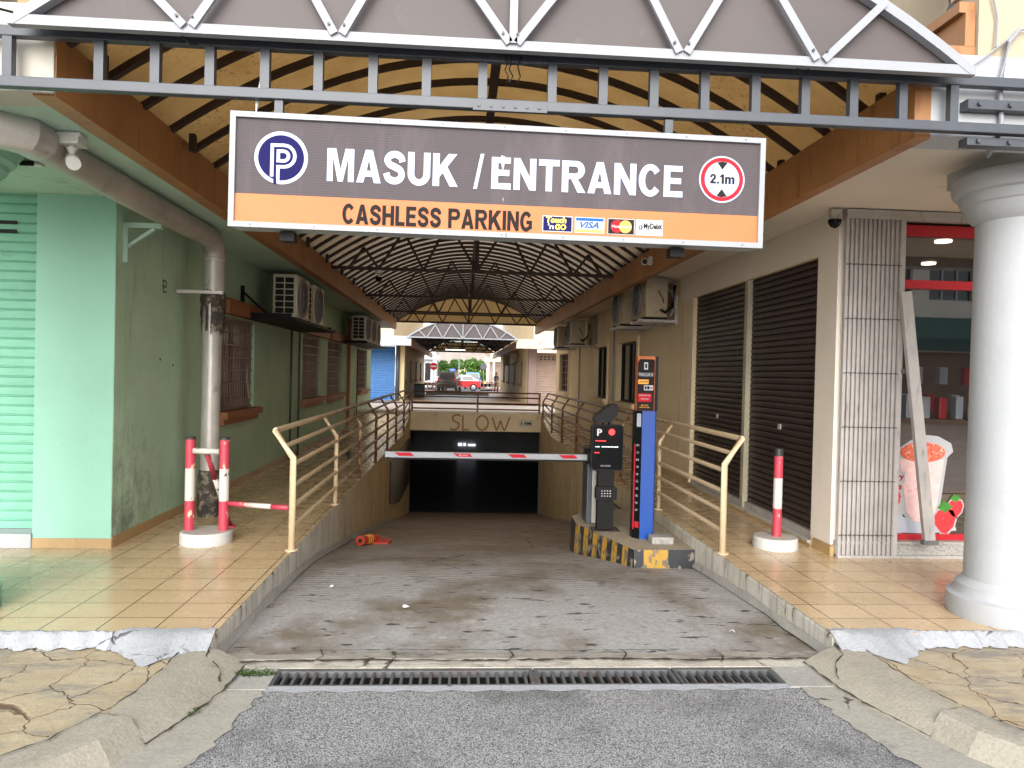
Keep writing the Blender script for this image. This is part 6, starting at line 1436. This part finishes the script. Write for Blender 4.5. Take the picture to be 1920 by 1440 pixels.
g = MB(); g.smooth = True; random.seed(3); nx, ny = 40, 10
for j in range(ny+1):
    for i in range(nx+1):
        x = -120+240*i/nx; g.add([(x, 200+20*j, max(0, 1+16*math.sin(math.pi*min(1, j/ny*1.0)*.5)*(1+.4*math.sin(i*.35+1))+random.uniform(-.8, .8)))])
for j in range(ny):
    for i in range(nx): a = j*(nx+1)+i; g.face((a, a+1, a+nx+2, a+nx+1))
struct(g.build('hill', M['hill']))
def shrub(x, y, rx_, h, seed, lab, m):
    random.seed(seed); t = thing('shrub', lab, 'shrub', (x, y, 0), 'shrubs at the end of the street')
    g = MB()
    for k in range(5): a = random.uniform(0, 6.28); g.tube([(x, y, 0), (x+.3*math.cos(a), y+.3*math.sin(a), h*.45), (x+rx_*.5*math.cos(a), y+rx_*.5*math.sin(a), h*.8)], .04, 6, rad=[.07, .045, .02])
    g.build('stems', M['bark'], t)
    g = MB(); cl = [(x+random.uniform(-1, 1)*rx_*.75, y+random.uniform(-.8, .8)*rx_*.6, h*random.uniform(.25, .85), random.uniform(.35, .6)*rx_*.8) for _ in range(16)]
    for cx, cy, cz, cr in cl:
        for k in range(170):
            d = Vector((random.gauss(0, 1), random.gauss(0, 1), random.gauss(0, 1))).normalized(); p = Vector((cx, cy, cz))+d*cr*random.uniform(.6, 1.05)
            if p.z < .05: continue
            a = Vector((random.gauss(0, 1), random.gauss(0, 1), random.gauss(0, .6))).normalized(); b = a.cross(d).normalized(); L_ = random.uniform(.1, .2)
            g.mi(0 if random.random() < .65 else 1).quad(p-a*L_, p-b*L_*.5, p+a*L_, p+b*L_*.5)
    g.build('crown', [m, M['foliage2'] if m is M['foliage'] else M['foliage']], t)
for i, (x, rx_, h, m, lab) in enumerate(((-2.2, 1.2, 3.2, 'foliage', 'bright green shrub at the left, beside the pale grey building'), (-.75, 1.0, 3.5, 'foliage2', 'darker green shrub behind the blue street name plate'), (.7, 1.2, 3.7, 'foliage', 'tall bright green shrub right of the lamp post'), (2.1, 1.3, 3.4, 'foliage', 'bright green shrub at the right, above the blue van'))): shrub(x, 92+.5*(i % 2), rx_, h, 30+i, lab, M[m])
# facade across the street behind the photographer: seen only mirrored in the shop glass
t = thing('opposite_building', 'cream shophouse across the street, mirrored in the shop window', 'building', (12, -17, 0))
g = MB(); wins = [(x0, x0+1.9, z0, z0+1.7) for x0 in [8.5+i*2.6 for i in range(7)] for z0 in (5.0,)]; holed(g, ((0, -17, 0), (1, 0, 0), (0, 0, 1), (0, 1, 0)), 7, 27, 0, 9, wins+[(8, 24, 0, 2.9)], .25); g.build('wall', M['oppwall'], t)
FO = ((0, -17.2, 0), (1, 0, 0), (0, 0, 1), (0, 1, 0))
for h in wins:
    g = MB(); g.rect(*h, FO, 0, .01); wd = g.build('window', M['glassdark'], t)
    g = MB(); [g.rect(h[0]+1.9*k/3-.04, h[0]+1.9*k/3+.04, h[2], h[3], FO, .012, .06) for k in range(4)]; g.rect(h[0], h[1], h[2]-.05, h[2]+.05, FO, .061, .09); g.build('frame', M['aluwhite'], wd)
g = MB(); g.rect(8, 24, 0, 2.9, FO, 0, .01); g.build('shopfront', M['darkroom'], t)
g = MB(); g.rect(10, 23, 2.95, 4.3, ((0, -17, 0), (1, 0, 0), (0, 0, 1), (0, 1, 0)), 0, .1); sb = g.build('shop_sign', M['sgreen'], t)
# its lettering reads right to left from here because the frame looks back across the street
FM = ((0, -16.9, 0), (-1, 0, 0), (0, 0, 1), (0, 1, 0))
g = MB(); g.rect(12.5, 15.5, 3.0, 4.25, ((0, -16.9, 0), (1, 0, 0), (0, 0, 1), (0, 1, 0)), 0, .04); g.build('sign_panel', M['brown'], sb)
g = MB(); text_into(g, 'Titi', ((0, -16.85, 0), (-1, 0, 0), (0, 0, 1), (0, 1, 0)), -15.1, 3.3, .75, 2.2, .03, 0, .01, .2); g.build('lettering', M['gold'], sb)
# pale glints deep inside the basement, put in as glowing panels
t = thing('basement_glow_panel', 'pale glowing panels put in for glints at the dark back wall of the basement', 'glow panel', (.4, 35.9, -1.8))
g = MB(); g.box(-.05, .14, 35.9, 35.95, -1.9, -1.76); g.box(.2, .32, 35.9, 35.95, -1.9, -1.76); g.box(.42, .78, 35.9, 35.95, -1.9, -1.8); g.build('openings', M['glowpanel'], t)
